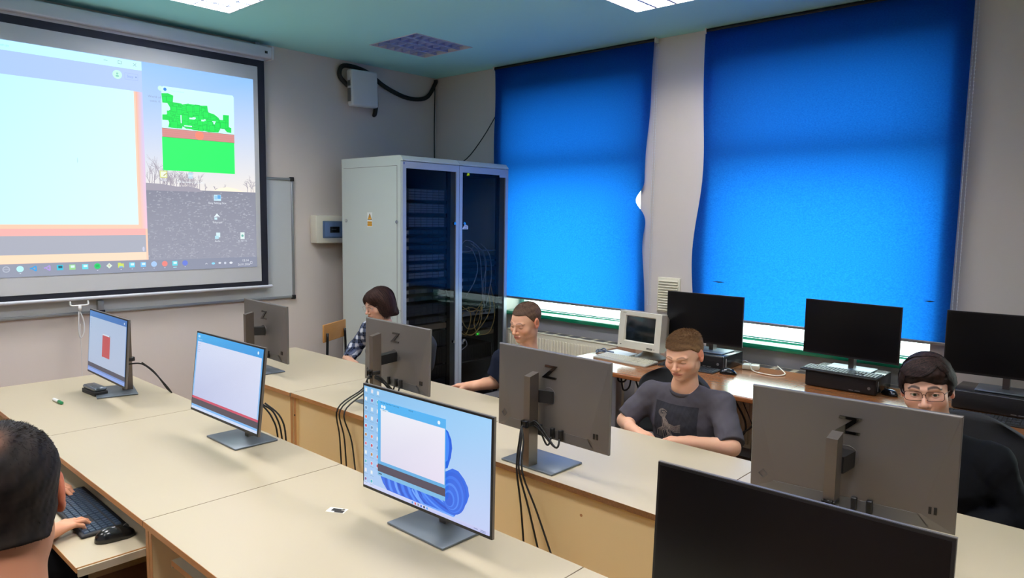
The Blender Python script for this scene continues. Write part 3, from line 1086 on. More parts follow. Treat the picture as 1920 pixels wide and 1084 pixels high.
L1 = [(357, 379, 'g', 'tallest of the three big silver-grey servers, topmost in the left rack'), (383, 402, 'g', 'second big silver-grey server from the top in the left rack'), (407, 427, 'g', 'third big silver-grey server, above the thin units with white labels'),
      (431, 440, 'd', 'thin dark server with white ear label, first below the big servers'), (445, 454, 'd', 'thin dark server with white ear label, second below the big servers'), (459, 468, 'd', 'thin dark server with white ear label, third below the big servers'),
      (475, 488, 'g', 'grey drive-bay server just above the long shelf line in the left rack'), (492, 505, 'g', 'grey drive-bay server just below the long shelf line in the left rack'), (507, 520, 'g', 'lowest grey drive-bay server, above the reflected window strip'),
      (524, 533, 'd', 'thin dark server where the blue reflection ends in the left rack'), (538, 547, 'd', 'thin dark server behind the white reflected strip'), (552, 561, 'd', 'thin dark server just under the white reflected strip'),
      (566, 588, 'd', 'taller dark unit with round knob below the reflection'), (592, 604, 'd', 'dark unit directly above the beige box in the left rack'), (606, 617, 'b', 'beige flat box low in the left rack'), (620, 650, 'e', 'tall dark ribbed unit behind the silver monitor, left rack'), (652, 684, 'e', 'second tall dark ribbed unit low in the left rack'), (686, 712, 'e', 'lowest dark ribbed unit in the left rack')]
for (a, c, k, lab) in L1:
    make_server(lab, yc1, zpx(c), zpx(a) - zpx(c), k, g1)
L2 = [(312, 330, 'd', 'top blanking unit with green lit display in the right rack'), (483, 491, 'p', 'uppermost blue-lit patch panel in the right rack'), (494, 502, 'p', 'second blue-lit patch panel in the right rack'), (505, 513, 'p', 'third patch panel from the top in the right rack'), (524, 532, 'd', 'dark unit behind the hanging cables above the reflection'),
      (538, 546, 'd', 'dark unit behind the cyan reflected strip in the right rack'), (577, 587, 'p', 'patch panel where the yellow cables start'), (589, 600, 'l', 'light grey switch with three dark slots under the patch panel'),
      (604, 612, 'd', 'dark unit behind the yellow cable loops'), (616, 628, 'd', 'dark unit above the green indicator light'), (632, 642, 'b', 'beige device carrying the green indicator light')]
for (a, c, k, lab) in L2:
    if (a, c) == (632, 642):
        make_server(lab, yc2 + .09, zpx(c), zpx(a) - zpx(c), k, g2, wid=.24, name='network_device', cat='network device')
    else:
        make_server(lab, yc2, zpx(c), zpx(a) - zpx(c), k, g2)
tsv = make_server('dark standing computer with drive grille on the lower shelf of the right rack', yc2 - .02, zpx(688), zpx(658) - zpx(688), 'e', g2, wid=.40, name='shelf_computer', cat='computer')
for z in (472, 690):
    b = MB(); b.box(RX - .62, RX - .085, yc2 - .24, yc2 + .24, TZ + zpx(z) - .006, TZ + zpx(z))
    tag(b.build('rack_shelf', M_srv3), 'grey shelf plate in the right rack, %s' % ('above the patch panels' if z == 472 else 'low, under the standing computer'), 'shelf', 'shelves of the right rack')
b = MB(); b.rbox(-.004, .004, -.012, .012, -.006, .006, r=.001)
o = tag(b.build('indicator_light', M_led, loc=(RX - .062, 4.625, TZ + zpx(637))), 'small green indicator light glowing in the lower right rack', 'indicator light')
st = Pic(lambda u, v, d: (RX - .0625 + d, u, v))
st.text('.M', 4.48, TZ + zpx(326), .03, '#b4d81e', bold=.002)
tag(st.build('display_digits', mat_attr('lit_digits', emit=1.5), None), 'tiny yellow-green lit digits at the top of the right rack', 'display')
# yellow patch cables
M_yel = mat('yellow_patch_cable', '#c9a557', rough=.5)
M_gry = mat('grey_patch_cable', '#b9bdc0', rough=.5)
xc = RX - .050


def pz(x, y):
    # rack front plane coordinates of a pixel (linear fit)
    return (xc, 4.24 + (x - 849) * .00645, TZ + .978 - (y - 419) * .00470)


cabs = [
    ([(878, 590), (868, 610), (876, 632), (900, 634), (912, 612), (915, 585)], M_yel, 'yellow patch cable looping widest to the left in the right rack'),
    ([(872, 575), (875, 605), (884, 622), (898, 623), (908, 608), (911, 582)], M_yel, 'yellow patch cable in the inner round loop, right rack'),
    ([(930, 540), (939, 592), (936, 620), (925, 638), (905, 635), (897, 612), (905, 588)], M_yel, 'yellow patch cable swinging furthest right in the right rack'),
    ([(926, 560), (929, 588), (918, 612), (902, 630), (890, 637), (878, 630)], M_yel, 'yellow patch cable crossing from upper right to lower left'),
    ([(886, 580), (892, 600), (888, 622), (880, 638)], M_yel, 'short yellow patch cable hanging straight on the left'),
    ([(874, 578), (890, 590), (905, 585), (914, 572)], M_yel, 'short sagging yellow patch cable across the patch panel'),
    ([(873, 585), (892, 582), (910, 590), (913, 578)], M_yel, 'flattest yellow patch cable lying along the patch panel'),
    ([(908, 458), (926, 480), (931, 520), (925, 560), (920, 580)], M_gry, 'pale patch cable arching furthest right above the reflection'),
    ([(896, 456), (915, 478), (921, 520), (919, 570)], M_gry, 'pale patch cable in the middle of the hanging bunch'),
    ([(890, 458), (906, 475), (912, 520), (914, 572)], M_gry, 'pale patch cable leftmost of the hanging bunch'),
    ([(878, 462), (892, 470), (903, 500), (898, 530), (880, 560)], M_gry, 'pale patch cable slanting down to the left'),
    ([(912, 470), (920, 500), (914, 540), (917, 585)], M_gry, 'pale patch cable crossing the hanging bunch'),
    ([(870, 465), (880, 452), (896, 457), (890, 472), (872, 474)], M_gry, 'pale coiled patch cable lying on the upper shelf'),
    ([(880, 642), (884, 655), (872, 664)], M_gry, 'short white cable curling below the white plug'),
]
for k, (pts, m, lab) in enumerate(cabs):
    c = MB(); c.tube([(xc + .004 * (k % 4), pz(*p)[1], pz(*p)[2]) for p in pts], .0042, n=6, smooth_path=6)
    tag(c.build('patch_cable', m), lab, 'cable', 'patch cables in the right rack')
b = MB(); b.rbox(xc - .01, xc + .012, 4.38, 4.42, TZ + zpx(652), TZ + zpx(644), r=.004)
tag(b.build('power_plug', M_white), 'small white plug hanging low on the left of the right rack', 'plug')

# ------------------------------------------------------------------ computer tables
M_seam = mat('grey_brown_edge_band', '#8d7c66', rough=.6)
def make_table(label, x0, x1, y0, y1, user, group, chip=False, tray=None):
    """user = -1: the sitter is on the low-y side, +1: on the high-y side"""
    cx, cy = (x0 + x1) / 2, (y0 + y1) / 2
    t = thing('computer_table', label, 'table', (cx, cy, 0), 0, group)
    w, d = (x1 - x0) / 2 - .0012, (y1 - y0) / 2
    b = MB(); b.box(-w + .001, w - .001, -d + .0012, d - .0012, TZ - .022, TZ); b.build('table_top', M_table, t)
    b = MB()
    e = M_chip if chip else M_edge
    b.box(-w, w, -d, -d + .0012, TZ - .0222, TZ - .0003)
    b.box(-w, w, d - .0012, d, TZ - .0222, TZ - .0003)
    b.box(-w, -w + .001, -d, d, TZ - .0222, TZ - .0003, mi=1)
    b.box(w - .001, w, -d, d, TZ - .0222, TZ - .0003, mi=1)
    b.build('edge_band', [e, M_seam], t)
    for s in (-1, 1):
        p = MB()
        a, c = (w - .024, w - .002) if s > 0 else (-w + .002, -w + .024)
        p.box(a, c, -d + .018, d - .018, 0.0, TZ - .0225)
        p.build('side_panel', M_panel, t)
        for yy in (-d + .0168, d - .0179):
            q = MB()
            q.box(a - .0006, c + .0006, yy, yy + .0011, 0.0, TZ - .0225)
            q.build('side_panel_edge', M_post, t)
    p = MB()
    ym = (d - .05) if user < 0 else (-d + .034)
    p.box(-w + .0245, w - .0245, ym, ym + .016, 0.06, TZ - .0225)
    p.build('modesty_panel', M_panel, t)
    if tray is not None:
        tx0, tx1, ty0, ty1, tz = tray
        k = MB()
        k.box(tx0 - cx, tx1 - cx, ty0 - cy, ty1 - cy, tz - .018, tz)
        o = k.build('keyboard_tray', M_table, t)
        k = MB()
        k.box(tx0 - cx, tx1 - cx, ty0 - cy - .0012, ty0 - cy, tz - .0185, tz - .0003)
        k.box(tx1 - cx, tx1 - cx + .0012, ty0 - cy, ty1 - cy, tz - .0185, tz - .0003, mi=0)
        k.build('tray_edge', M_post, o)
        for x in (tx0 - cx - .010, tx1 - cx + .0015):
            k = MB()
            k.box(x, x + .008, ty0 - cy + .002, ty1 - cy, tz - .030, tz - .004)
            k.build('tray_rail', M_table, o)
    return t


RA0, RA1 = .869, 1.655
RB0, RB1 = 2.136, 2.921
g = 'computer tables of the near row'
make_table('far left table of the near row, with marker and board eraser on it', -4.99, -3.743, RA0, RA1, -1, g)
make_table('near-row table with the pulled-out keyboard tray under the typing hands', -3.743, -2.477, RA0, RA1, -1, g, tray=(-3.64, -2.5155, .676, 1.15, .63))
make_table('near-row table carrying the monitor with blue swirl wallpaper', -2.477, -1.21, RA0, RA1, -1, g, tray=(-2.35, -1.34, .91, 1.35, .63))
make_table('nearest table at the bottom right, under the large dark monitor', -1.21, .055, RA0, RA1, -1, g, tray=(-1.08, -.07, .91, 1.35, .63))
g = 'computer tables of the far row'
make_table('far-row table at the wall end, left of the wooden chair', -4.97, -3.702, RB0 - .006, RB1 - .006, 1, g, tray=(-4.85, -3.82, 2.46, 2.98, .63))
make_table('far-row table in front of the person in the plaid shirt and the navy T-shirt', -3.702, -2.448, RB0, RB1, 1, g, tray=(-3.58, -2.57, 2.46, 3.05, .63))
make_table('far-row table with bare chipboard edge in front of the person in the dark grey T-shirt', -2.448, -1.200, RB0, RB1, 1, g, chip=True, tray=(-2.33, -1.32, 2.46, 3.12, .63))
make_table('far-row table at the right, in front of the person with rectangular glasses', -1.199, .05, RB0, RB1, 1, g, tray=(-1.08, -.07, 2.46, 3.0, .63))
b = MB(); b.cyl((-1.605, RB0 + .0325, TZ - .118), (-1.605, RB0 + .034, TZ - .118), .006, n=12)
tag(b.build('screw_cap', M_edge), 'tiny brown screw cap on the beige panel right of the hanging cables', 'screw cap')
b = MB(); b.cyl((-3.690, RB0 + .015, TZ - .135), (-3.690, RB0 + .0165, TZ - .135), .006, n=12)
tag(b.build('screw_cap', M_chrome_dark), 'dark screw head on the brown table leg between the two beige panels', 'screw cap')


# ------------------------------------------------------------------ monitors
def make_monitor(label, base, byaw, panel, pyaw, tilt=0.0, w=.61, h=.367, zt=TZ, group=None, picture=None, col_y=None, back=False, clip=True, cables=(), colh=.40, basedim=(.28, .205), logo=True):
    """base: world (x, y) of the base plate centre; panel: world (x, y, z) of the panel centre.
    the screen faces local -y; back=True turns it to face +y"""
    t = thing('computer_monitor', label, 'monitor', (base[0], base[1], zt), byaw, group)
    Wi = Matrix.Translation((base[0], base[1], zt)) @ Matrix.Rotation(byaw, 4, 'Z')
    inv = Wi.inverted()
    P = inv @ (Matrix.Translation(panel) @ Matrix.Rotation(pyaw + (PI if back else 0), 4, 'Z') @ Matrix.Rotation(tilt if back else -tilt, 4, 'X'))
    bw, bd = basedim[0] / 2, basedim[1] / 2
    b = MB(); b.rbox(-bw, bw, -bd, bd, 0.001, .009, r=.002); 
    b.build('base_plate', M_base, t)
    cy = col_y
    c = MB()
    hw, hd = .0165, .0275
    top = colh
    vs = [(-hw, cy - hd, .009), (hw, cy - hd, .009), (hw, cy + hd, .009), (-hw, cy + hd, .009),
          (-hw, cy - hd, top - .012), (hw, cy - hd, top - .012), (hw, cy + hd, top), (-hw, cy + hd, top)]
    # narrower dark spine on the outer side, chamfered top
    c.add(vs, [(0, 3, 2, 1), (4, 5, 6, 7), (0, 1, 5, 4), (1, 2, 6, 5), (2, 3, 7, 6), (3, 0, 4, 7)])
    c.build('stand_column', M_stand, t)
    # arm
    pc = P @ Vector((0, .016, -.004))
    a = MB()
    A = Vector((0, cy, pc.z))
    d = pc - A
    a.T = None
    s = 1 if d.y > 0 else -1
    u = Vector((.022, 0, 0)); q = Vector((0, 0, .026))
    A = A + Vector((0, s * hd, 0))
    ar = [A - u - q, A + u - q, A + u + q, A - u + q, pc - u * 1.2 - q, pc + u * 1.2 - q, pc + u * 1.2 + q, pc - u * 1.2 + q]
    a.add(ar, [(0, 1, 2, 3), (4, 5, 6, 7), (0, 1, 5, 4), (1, 2, 6, 5), (2, 3, 7, 6), (3, 0, 4, 7)])
    a.build('arm', M_blk, t)
    # housing in panel space
    hs = MB(); hs.T = P
    W, H = w / 2, h / 2
    e = .012
    front = [(-W, -.006, -H), (W, -.006, -H), (W, -.006, H), (-W, -.006, H)]
    mid = [(-W, .003, -H), (W, .003, -H), (W, .003, H), (-W, .003, H)]
    e = .003
    bk = [(-W + e, .0055, -H + e), (W - e, .0055, -H + e), (W - e, .0055, H - e), (-W + e, .0055, H - e)]
    x1, x2 = W - .05, W - .09
    bk2 = [(-x2, .0150, -H + .048), (x2, .0150, -H + .048), (W - .006, .0062, H - .006), (-W + .006, .0062, H - .006)]
    V = front + mid + bk + bk2
    F = [(0, 1, 2, 3)]
    for k in (0, 4, 8):
        F += [(k + i, k + (i + 1) % 4, k + 4 + (i + 1) % 4, k + 4 + i) for i in range(4)]
    F.append((12, 13, 14, 15))
    hs.add(V, F)
    hs.build('housing', M_alu, t)
    # black bezel and display
    f = MB(); f.T = P
    f.box(-W + .001, W - .001, -.0085, -.006, -H + .001, H - .001)
    bz = f.build('bezel', M_blk, t)
    g = MB(); g.T = P
    iw, ih = W - .007, H - .007
    zb = -H + .012
    g.box(-iw, iw, -.0092, -.0086, zb, ih)
    scr = g.build('screen', M_off, t)
    if picture:
        pc_ = Pic(lambda u_, v_, d_: P @ Vector((u_, -.0093 - d_, v_)), step=.00006, d0=.0001)
        picture(pc_, iw, zb, ih)
        pc_.build('display_picture', M_pic, scr)
    # badges and vents on the back
    if logo:
        lg = MB(); lg.T = P
        sx = -1
        # the letter is read from behind (viewer's right = local -x)
        zc = .100
        def L(x, z): return (-x, z)
        pts = [(-.026, .028), (.040, .028), (-.010, -.019), (.036, -.019), (.034, -.028), (-.044, -.028), (.012, .019), (-.028, .019)]
        poly = [L(x * 1.0, z + zc) for x, z in pts]
        lg.prism(poly, 'y', .0062, .0126)
        lg.build('letter_z_badge', M_logo, t)
        dm = MB(); dm.T = P
        for (r0, r1) in ((.017, .013),):
            o = [(r0, 0), (0, r0), (-r0, 0), (0, -r0)]; n_ = [(r1, 0), (0, r1), (-r1, 0), (0, -r1)]
            vs = [(x + .262, .0135, z - .122) for x, z in o] + [(x + .262, .0135, z - .122) for x, z in n_] + [(x + .262, .008, z - .122) for x, z in o] + [(x + .262, .008, z - .122) for x, z in n_]
            fs = [(i, (i + 1) % 4, 4 + (i + 1) % 4, 4 + i) for i in range(4)] + [(i, (i + 1) % 4, 8 + (i + 1) % 4, 8 + i) for i in range(4)] + [(4 + i, 4 + (i + 1) % 4, 12 + (i + 1) % 4, 12 + i) for i in range(4)]
            dm.add(vs, fs)
        dm.build('diamond_badge', M_alu2, t)
        vt = MB(); vt.T = P
        for x in (-.238, -.252):
            vt.box(x - .004, x + .004, .008, .0142, -.130, -.108)
        vt.build('vent_slot', M_blk, t)
        rc = MB(); rc.T = P
        # lower connector recess: sunken-looking darker plate with a slanted frame and plugs
        rc.add([(.225, .0170, -.137), (-.205, .0170, -.137), (-.235, .0112, -.178), (.262, .0112, -.178)], [(0, 1, 2, 3)])
        rc.add([(.225, .0170, -.137), (-.205, .0170, -.137), (-.205, .0155, -.1365), (.225, .0155, -.1365)], [(0, 1, 2, 3)])
        rc.build('connector_recess', M_alu2, t)
        ds = MB(); ds.T = P
        ds.tube([(.036 * math.cos(2 * PI * q / 32), .0128, -.002 + .036 * math.sin(2 * PI * q / 32)) for q in range(33)], .0012, n=6, smooth_path=1)
        ds.build('mount_ring', M_alu, t)
        for x, q in ((-.03, .009), (-.075, .009), (.039, .007)):
            pg = MB(); pg.T = P
            pg.rbox(x - q, x + q, .013, .030, -.172, -.128, r=.003)
            pg.build('plug', M_blk, t)
    if clip:
        k = MB()
        s2 = 1 if cy > 0 else -1
        cz = clip if isinstance(clip, float) else .185
        k.rbox(-hw - .004, hw + .004, cy - hd - .004, cy + hd + .008 * s2, cz - .011, cz + .011, r=.004)
        k.rbox(-.012, .012, cy + s2 * hd, cy + s2 * (hd + .016), cz - .012, cz + .012, r=.004)
        k.build('cable_clip', M_blk, t)
    for pts in cables:
        c = MB()
        c.tube([P @ Vector(p[1]) if p[0] == 'P' else (Vector(p[1]) if p[0] == 'L' else inv @ Vector(p[1])) for p in pts], .0042, n=8, smooth_path=6)
        c.build('cable', M_cable, t)
    return t


ICON_COLS = ['#d9e6ee', '#c33b52', '#3fb0c4', '#e8e9ee', '#b47a3c', '#e3e0ea', '#5a86b5', '#d7677b', '#7a4a8c', '#e9654a', '#e8eef2']


def pic_bloom(p, iw, zb, zt):
    # generic abstract wallpaper: pale blue ground with a deep blue folded rosette
    p.rect(-iw, iw, zb, zt, ['#a8c6ee', '#c2cdf3', '#9fd0f8', '#84bde9'])
    cx, cy = .055, -.075
    P_ = random.Random(5)
    shades = ['#1846b8', '#2257d0', '#2e66e2', '#3a74ee', '#4a86f6', '#1a3fa6', '#2b60da']
    body = [(-.212, -.112), (-.150, -.100), (.0, -.08), (.118, -.02), (.139, -.008), (.165, -.010), (.190, -.028), (.207, -.050), (.212, -.074), (.203, -.098), (.186, -.122), (.162, -.143), (.143, -.163), (.100, -.1655), (.0, -.1655), (-.09, -.1655), (-.168, -.163), (-.195, -.140)]
    p.poly(body, '#2f6ae4')
    p.poly([(.10, .112), (.119, .103), (.133, .080), (.137, .055), (.132, .025), (.118, -.012), (.10, -.02)], '#2560de')
    p.poly([(.10, .108), (.115, .098), (.124, .070), (.124, .045), (.118, .012), (.10, .0)], '#4686f4')

    def cl(x, y):
        return (min(max(x, -.205), .200), min(max(y, zb + .0145), -.012) if x > .118 else max(y, zb + .0145))
    for k in range(12):
        # soft vertical folds at the lower left, under the window
        x0 = -.190 + k * .0165
        c = ['#2257d2', '#4f8cf6', '#2b63de', '#6ba2fb', '#1f50c8', '#3f7cf0'][k % 6]
        p.poly([cl(x0, -.11), cl(x0 + .012, -.11), cl(x0 + .020 + .0015 * k, -.14), cl(x0 + .030 + .003 * k, -.163), cl(x0 + .016 + .003 * k, -.163), cl(x0 + .008 + .001 * k, -.138)], c)
    for k in range(8):
        # broad arcs sweeping to the right
        r = .030 + k * .0125
        c = ['#1d4fcb', '#4f8cf6', '#2a62dc', '#6ea6fc'][k % 4]
        p.line([(x, y) for x, y in [cl(.165 - r * 1.9 * math.cos(R(a)), -.060 - r * .85 * math.sin(R(a)) - .004 * k) for a in range(20, 100, 6)] if x < .150], .007, c)
    for (r, c) in ((.064, '#2a62de'), (.056, '#3a76ec'), (.050, '#2c66e2'), (.041, '#4a86f2'), (.036, '#2f69e4'), (.026, '#4280f0'), (.021, '#2a60dc')):
        p.poly([cl(.146 - .45 * (.064 - r) + r * .86 * math.cos(R(a)), -.084 - .55 * (.064 - r) + r * 1.02 * math.sin(R(a))) for a in range(-80, 281, 10)], c)
    # taskbar
    p.rect(-iw, iw, zb, zb + .013, ['#c9cff2', '#b9bdec', '#c3c9f0', '#cdd6f4'])
    for k in range(6):
        p.rect(-.045 + k * .014, -.038 + k * .014, zb + .003, zb + .010, ['#3b8fe0', '#e0606a', '#8a8f9a', '#3c6fd0', '#203040', '#4fa0e8'][k])
    p.rect(.235, .252, zb + .005, zb + .008, '#8f9cc8'); p.rect(.262, .284, zb + .003, zb + .005, '#7f8cb8'); p.rect(.262, .284, zb + .007, zb + .009, '#7f8cb8')
    # desktop icons in three columns
    for cidx, u in enumerate((-.283, -.248, -.214)):
        for r in range(11 if cidx < 2 else 9):
            if cidx == 2 and r in (2,):
                pass
            v = .164 - r * .0312
            c = ICON_COLS[(r * 3 + cidx * 5) % len(ICON_COLS)]
            p.rect(u - .0058, u + .0058, v - .006, v + .0075, '#cfe0f0'); p.poly([(u - .005, v - .003), (u + .002, v - .005), (u + .005, v + .001), (u + .003, v + .006), (u - .004, v + .005)], c)
            p.rect(u - .010, u + .010, v - .0122, v - .0108, '#86a6c6')
    # editor window
    p.rect(-.212, .117, -.115, .142, ['#62a9dc', '#62a9dc', '#54b2f2', '#4fb4f2'])
    p.rect(-.197, .113, -.064, .112, ['#d9d6ea', '#e4dcf0', '#eceaf6', '#e9ecf6'])
    p.rect(-.212, .117, -.101, -.075, '#4d4458')
    p.rect(-.212, .117, -.115, -.101, '#79b7e2')
    p.disc(-.190, .124, .006, '#e4f1fa'); p.disc(-.177, .124, .006, '#e4f1fa'); p.disc(.086, .126, .006, '#e9f4fb')
    p.rect(-.199, -.158, .110, .116, '#d5e8f6'); p.text('main.py', -.178, .113, .006, '#27557a')
    p.text('File  Edit  View  Run  Tools  Help', -.150, .1375, .007, '#124f7c'); p.text('main.py', -.045, .1375, .007, '#124f7c')
    p.rect(-.207, -.190, -.110, -.106, '#2a4f70')


def pic_white(p, iw, zb, zt):
    p.rect(-iw, iw, zb, zt, ['#9cc4ee', '#9cc4ee', '#3a9de0', '#3fa6ea'])
    p.rect(-iw, iw, .140, zt, ['#44a6e4', '#3695de', '#2f98e2', '#45aeec'])
    p.rect(-iw + .012, iw - .010, -.114, .139, ['#b8c0e2', '#ccd2ee', '#d6dcf2', '#cfd9f2'])
    p.rect(-iw, iw, -.124, -.114, '#c94b66'); p.rect(-iw, iw, -.151, -.124, '#4a4250'); p.rect(-iw, iw, -.160, -.151, '#79b4ee'); p.rect(-iw, iw, zb, -.160, '#cbd8f2')
    for k in range(2):
        p.rect(-.284 + k * .010, -.276 + k * .010, .157, .167, '#bfe2f6')
    p.disc(.258, .157, .0065, '#d6edfa'); p.text('File Edit View', -.262, .148, .007, '#d2ecfa')
    for k in range(5):
        p.rect(-.283, -.283 + .03 - (k % 3) * .006, .128 - k * .009, .130 - k * .009, '#a9b4d6')


def pic_red(p, iw, zb, zt):
    p.rect(-iw, iw, zb, zt, ['#7fa0cc', '#7fa0cc', '#3f77bd', '#4a80c2'])
    p.rect(-iw, iw, .144, zt, ['#4a7fc0', '#3f72b6', '#3a6fb4', '#4f84c4'])
    p.rect(-iw + .006, iw - .008, -.124, .144, ['#a3b4cf', '#a9b7d0', '#a7bad6', '#aabfd9'])
    p.rect(-iw, iw, -.146, -.122, '#3c3e52'); p.rect(-iw, iw, -.154, -.146, '#5f82c4'); p.rect(-iw, iw, zb, -.154, '#7f9ddc')
    p.rect(-.068, .055, -.063, .058, '#b5424a'); p.rect(-.068, .055, .058, .066, '#c9d4e2'); p.rect(.044, .053, .058, .066, '#3a4250')
    p.text('i', -.27, .160, .016, '#c4d8ee'); p.disc(.262, .158, .006, '#c9daee')
    for k in range(5):
        p.rect(-.276, -.255 - (k % 2) * .006, .128 - k * .012, .130 - k * .012, '#8ea4c6')


GA = 'monitors of the near table row'
GB = 'monitors of the far table row seen from behind'
GW = 'switched-off monitors along the window desk'
# near row: screens towards the photographer
make_monitor('monitor at the far left by the wall, screen showing a red rectangle', (-4.415, 1.43), R(-13.5), (-4.295, 1.364, TZ + .289), -.01, tilt=.077, group=GA, picture=pic_red, col_y=.062,
             cables=[[('P', (-.03, .03, -.13)), ('W', (-4.30, 1.475, TZ + .175)), ('W', (-4.24, 1.53, TZ + .17)), ('W', (-4.19, 1.60, TZ + .08)), ('W', (-4.16, 1.66, TZ - .04)), ('W', (-4.15, 1.685, TZ - .25))],
                     [('W', (-4.25, 1.52, TZ + .185)), ('W', (-4.21, 1.57, TZ + .13)), ('W', (-4.20, 1.63, TZ + .03)), ('W', (-4.19, 1.68, TZ - .06)), ('W', (-4.19, 1.69, TZ - .3))]])
make_monitor('monitor of the near row with an empty white window and thin red line on screen', (-3.08, 1.525), 0, (-2.98, 1.415, TZ + .310), .016, tilt=.114, group=GA, picture=pic_white, col_y=.05, clip=.15,
             cables=[[('W', (-3.06, 1.62, TZ + .15)), ('W', (-3.02, 1.66, TZ + .10)), ('W', (-3.01, 1.69, TZ - .05)), ('W', (-3.01, 1.70, TZ - .5))],
                     [('W', (-3.08, 1.62, TZ + .15)), ('W', (-3.05, 1.66, TZ + .08)), ('W', (-3.05, 1.69, TZ - .05)), ('W', (-3.05, 1.70, TZ - .5))],
                     [('W', (-3.04, 1.62, TZ + .16)), ('W', (-2.985, 1.67, TZ + .09)), ('W', (-2.975, 1.69, TZ - .05)), ('W', (-2.975, 1.70, TZ - .5))]])
make_monitor('monitor in the middle foreground with a blue swirl wallpaper and an editor window', (-1.727, 1.53), 0, (-1.688, 1.438, TZ + .283), .024, tilt=.008, group=GA, picture=pic_bloom, col_y=.05)
make_monitor('large dark switched-off monitor at the bottom right corner, nearest to the viewer', (-.56, 1.55), 0, (-.544, 1.459, TZ + .285), .036, tilt=.038, group=GA, col_y=.05)
# far row: backs towards the photographer
def hang(x, yb, z0, spread, px, pz0):
    out = []
    for k, (dx, dz) in enumerate(spread):
        out.append([('P', (px[k % len(px)], .028, -.165)), ('P', (px[k % len(px)] + .005, .05, -.195)), ('W', (x + .03, yb + .035, TZ + z0 - .01 + .01 * k)), ('W', (x - .002 * k, yb - .012, TZ + z0)),
                    ('W', (x + dx * .5, yb - .035, TZ + z0 - .06)), ('W', (x + dx, RB0 - .02 - .008 * k, TZ + .01)), ('W', (x + dx * 1.1 + .01 + dz * .25, RB0 - .018, TZ - .15)), ('W', (x + dx * .8 + dz, RB0 - .02, TZ - .42)), ('W', (x + dx * .6 + dz * 1.6, RB0 - .02, TZ - .66))])
    return out


make_monitor('farthest silver monitor seen from behind, left of the wooden chair', (-4.36, 2.30), -.05, (-4.33, 2.323, TZ + .277), -.049, tilt=0, group=GB, back=True, col_y=-.075, clip=False)
make_monitor('silver monitor seen from behind in front of the person in the plaid shirt', (-3.13, 2.38), -.04, (-3.16, 2.486, TZ + .254), -.041, tilt=.03, group=GB, back=True, col_y=-.06,
             cables=hang(-3.14, 2.29, .155, [(-.05, .03), (-.015, .05), (.035, .10)], (-.075, -.03), 0))
make_monitor('silver monitor seen from behind in front of the person in the navy T-shirt', (-1.895, 2.268), 0, (-1.84, 2.257, TZ + .303), -.03, group=GB, back=True, col_y=-.075, clip=.19,
             cables=hang(-1.90, 2.165, .185, [(.0, .06), (.02, .15), (.045, .22)], (-.075, -.03), 0))
make_monitor('large silver monitor seen from behind, hiding the chin of the person with rectangular glasses', (-.70, 2.28), .03, (-.699, 2.358, TZ + .301), .091, tilt=-.064, group=GB, back=True, col_y=-.055,
             cables=[])


# ------------------------------------------------------------------ window desks
def make_desk(label, x0, x1):
    y0, y1 = 3.965, 4.885
    t = thing('window_desk', label, 'desk', ((x0 + x1) / 2, (y0 + y1) / 2, 0), 0, 'brown desks under the windows')
    w, d = (x1 - x0) / 2 - .001, (y1 - y0) / 2
    b = MB(); b.box(-w, w, -d + .014, d, TZ - .030, TZ); b.build('desk_top', M_desk, t)
    b = MB(); b.rbox(-w, w, -d, -d + .0135, TZ - .030, TZ, r=.006, seg=3); b.build('rounded_front_edge', M_desked, t)
    for s in (-1, 1):
        b = MB(); x = s * (w - .12)
        b.rbox(x - .02, x + .02, d - .30, d - .22, .04, TZ - .0305, r=.005)
        b.rbox(x - .025, x + .025, -d + .12, d - .04, .0, .04, r=.01)
        b.build('metal_leg', M_rackf, t)
    return t


make_desk('brown walnut-look desk under the windows carrying the old beige tube monitor', -3.225, -1.655)
make_desk('brown walnut-look desk continuing to the right under the large blind', -1.655, -.06)

DZ = TZ
# radiators
for i, (x0, x1) in enumerate(((-4.55, -3.30), (-2.42, -1.15))):
    t = thing('radiator', ['cream panel radiator under the left window, behind the navy T-shirt person', 'cream panel radiator behind the desk under the right window'][i], 'radiator', ((x0 + x1) / 2, 4.980, .12), 0, 'radiators under the windows')
    w = (x1 - x0) / 2
    b = MB()
    h = .60
    b.rbox(-w, w, -.075, -.06, 0, h, r=.006)
    n = int(2 * w / .034)
    for k in range(n):
        x = -w + .02 + (2 * w - .04) * (k + .5) / n
        b.rbox(x - .011, x + .011, -.084, -.070, .03, h - .035, r=.006, seg=2)
    b.build('front_panel', M_rad, t)
    b = MB()
    b.rbox(-w - .002, w + .002, -.078, .05, h + .001, h + .012, r=.002)
    for k in range(9):
        x = -w + 2 * w * (k + .5) / 9
        b.box(x - .05, x + .05, -.055, .03, h + .0125, h + .0135, mi=1)
    b.build('top_grille', [M_rad, M_alu2], t)
    b = MB(); b.box(-w, w, -.0595, .045, 0.02, h - .01); b.build('body', M_rad, t)
    b = MB()
    b.tube([(w - .03, .0, .04), (w + .03, .0, .04), (w + .05, .0, .0), (w + .05, .0, -.12)], .009, n=10)
    b.build('pipe', M_rad, t)


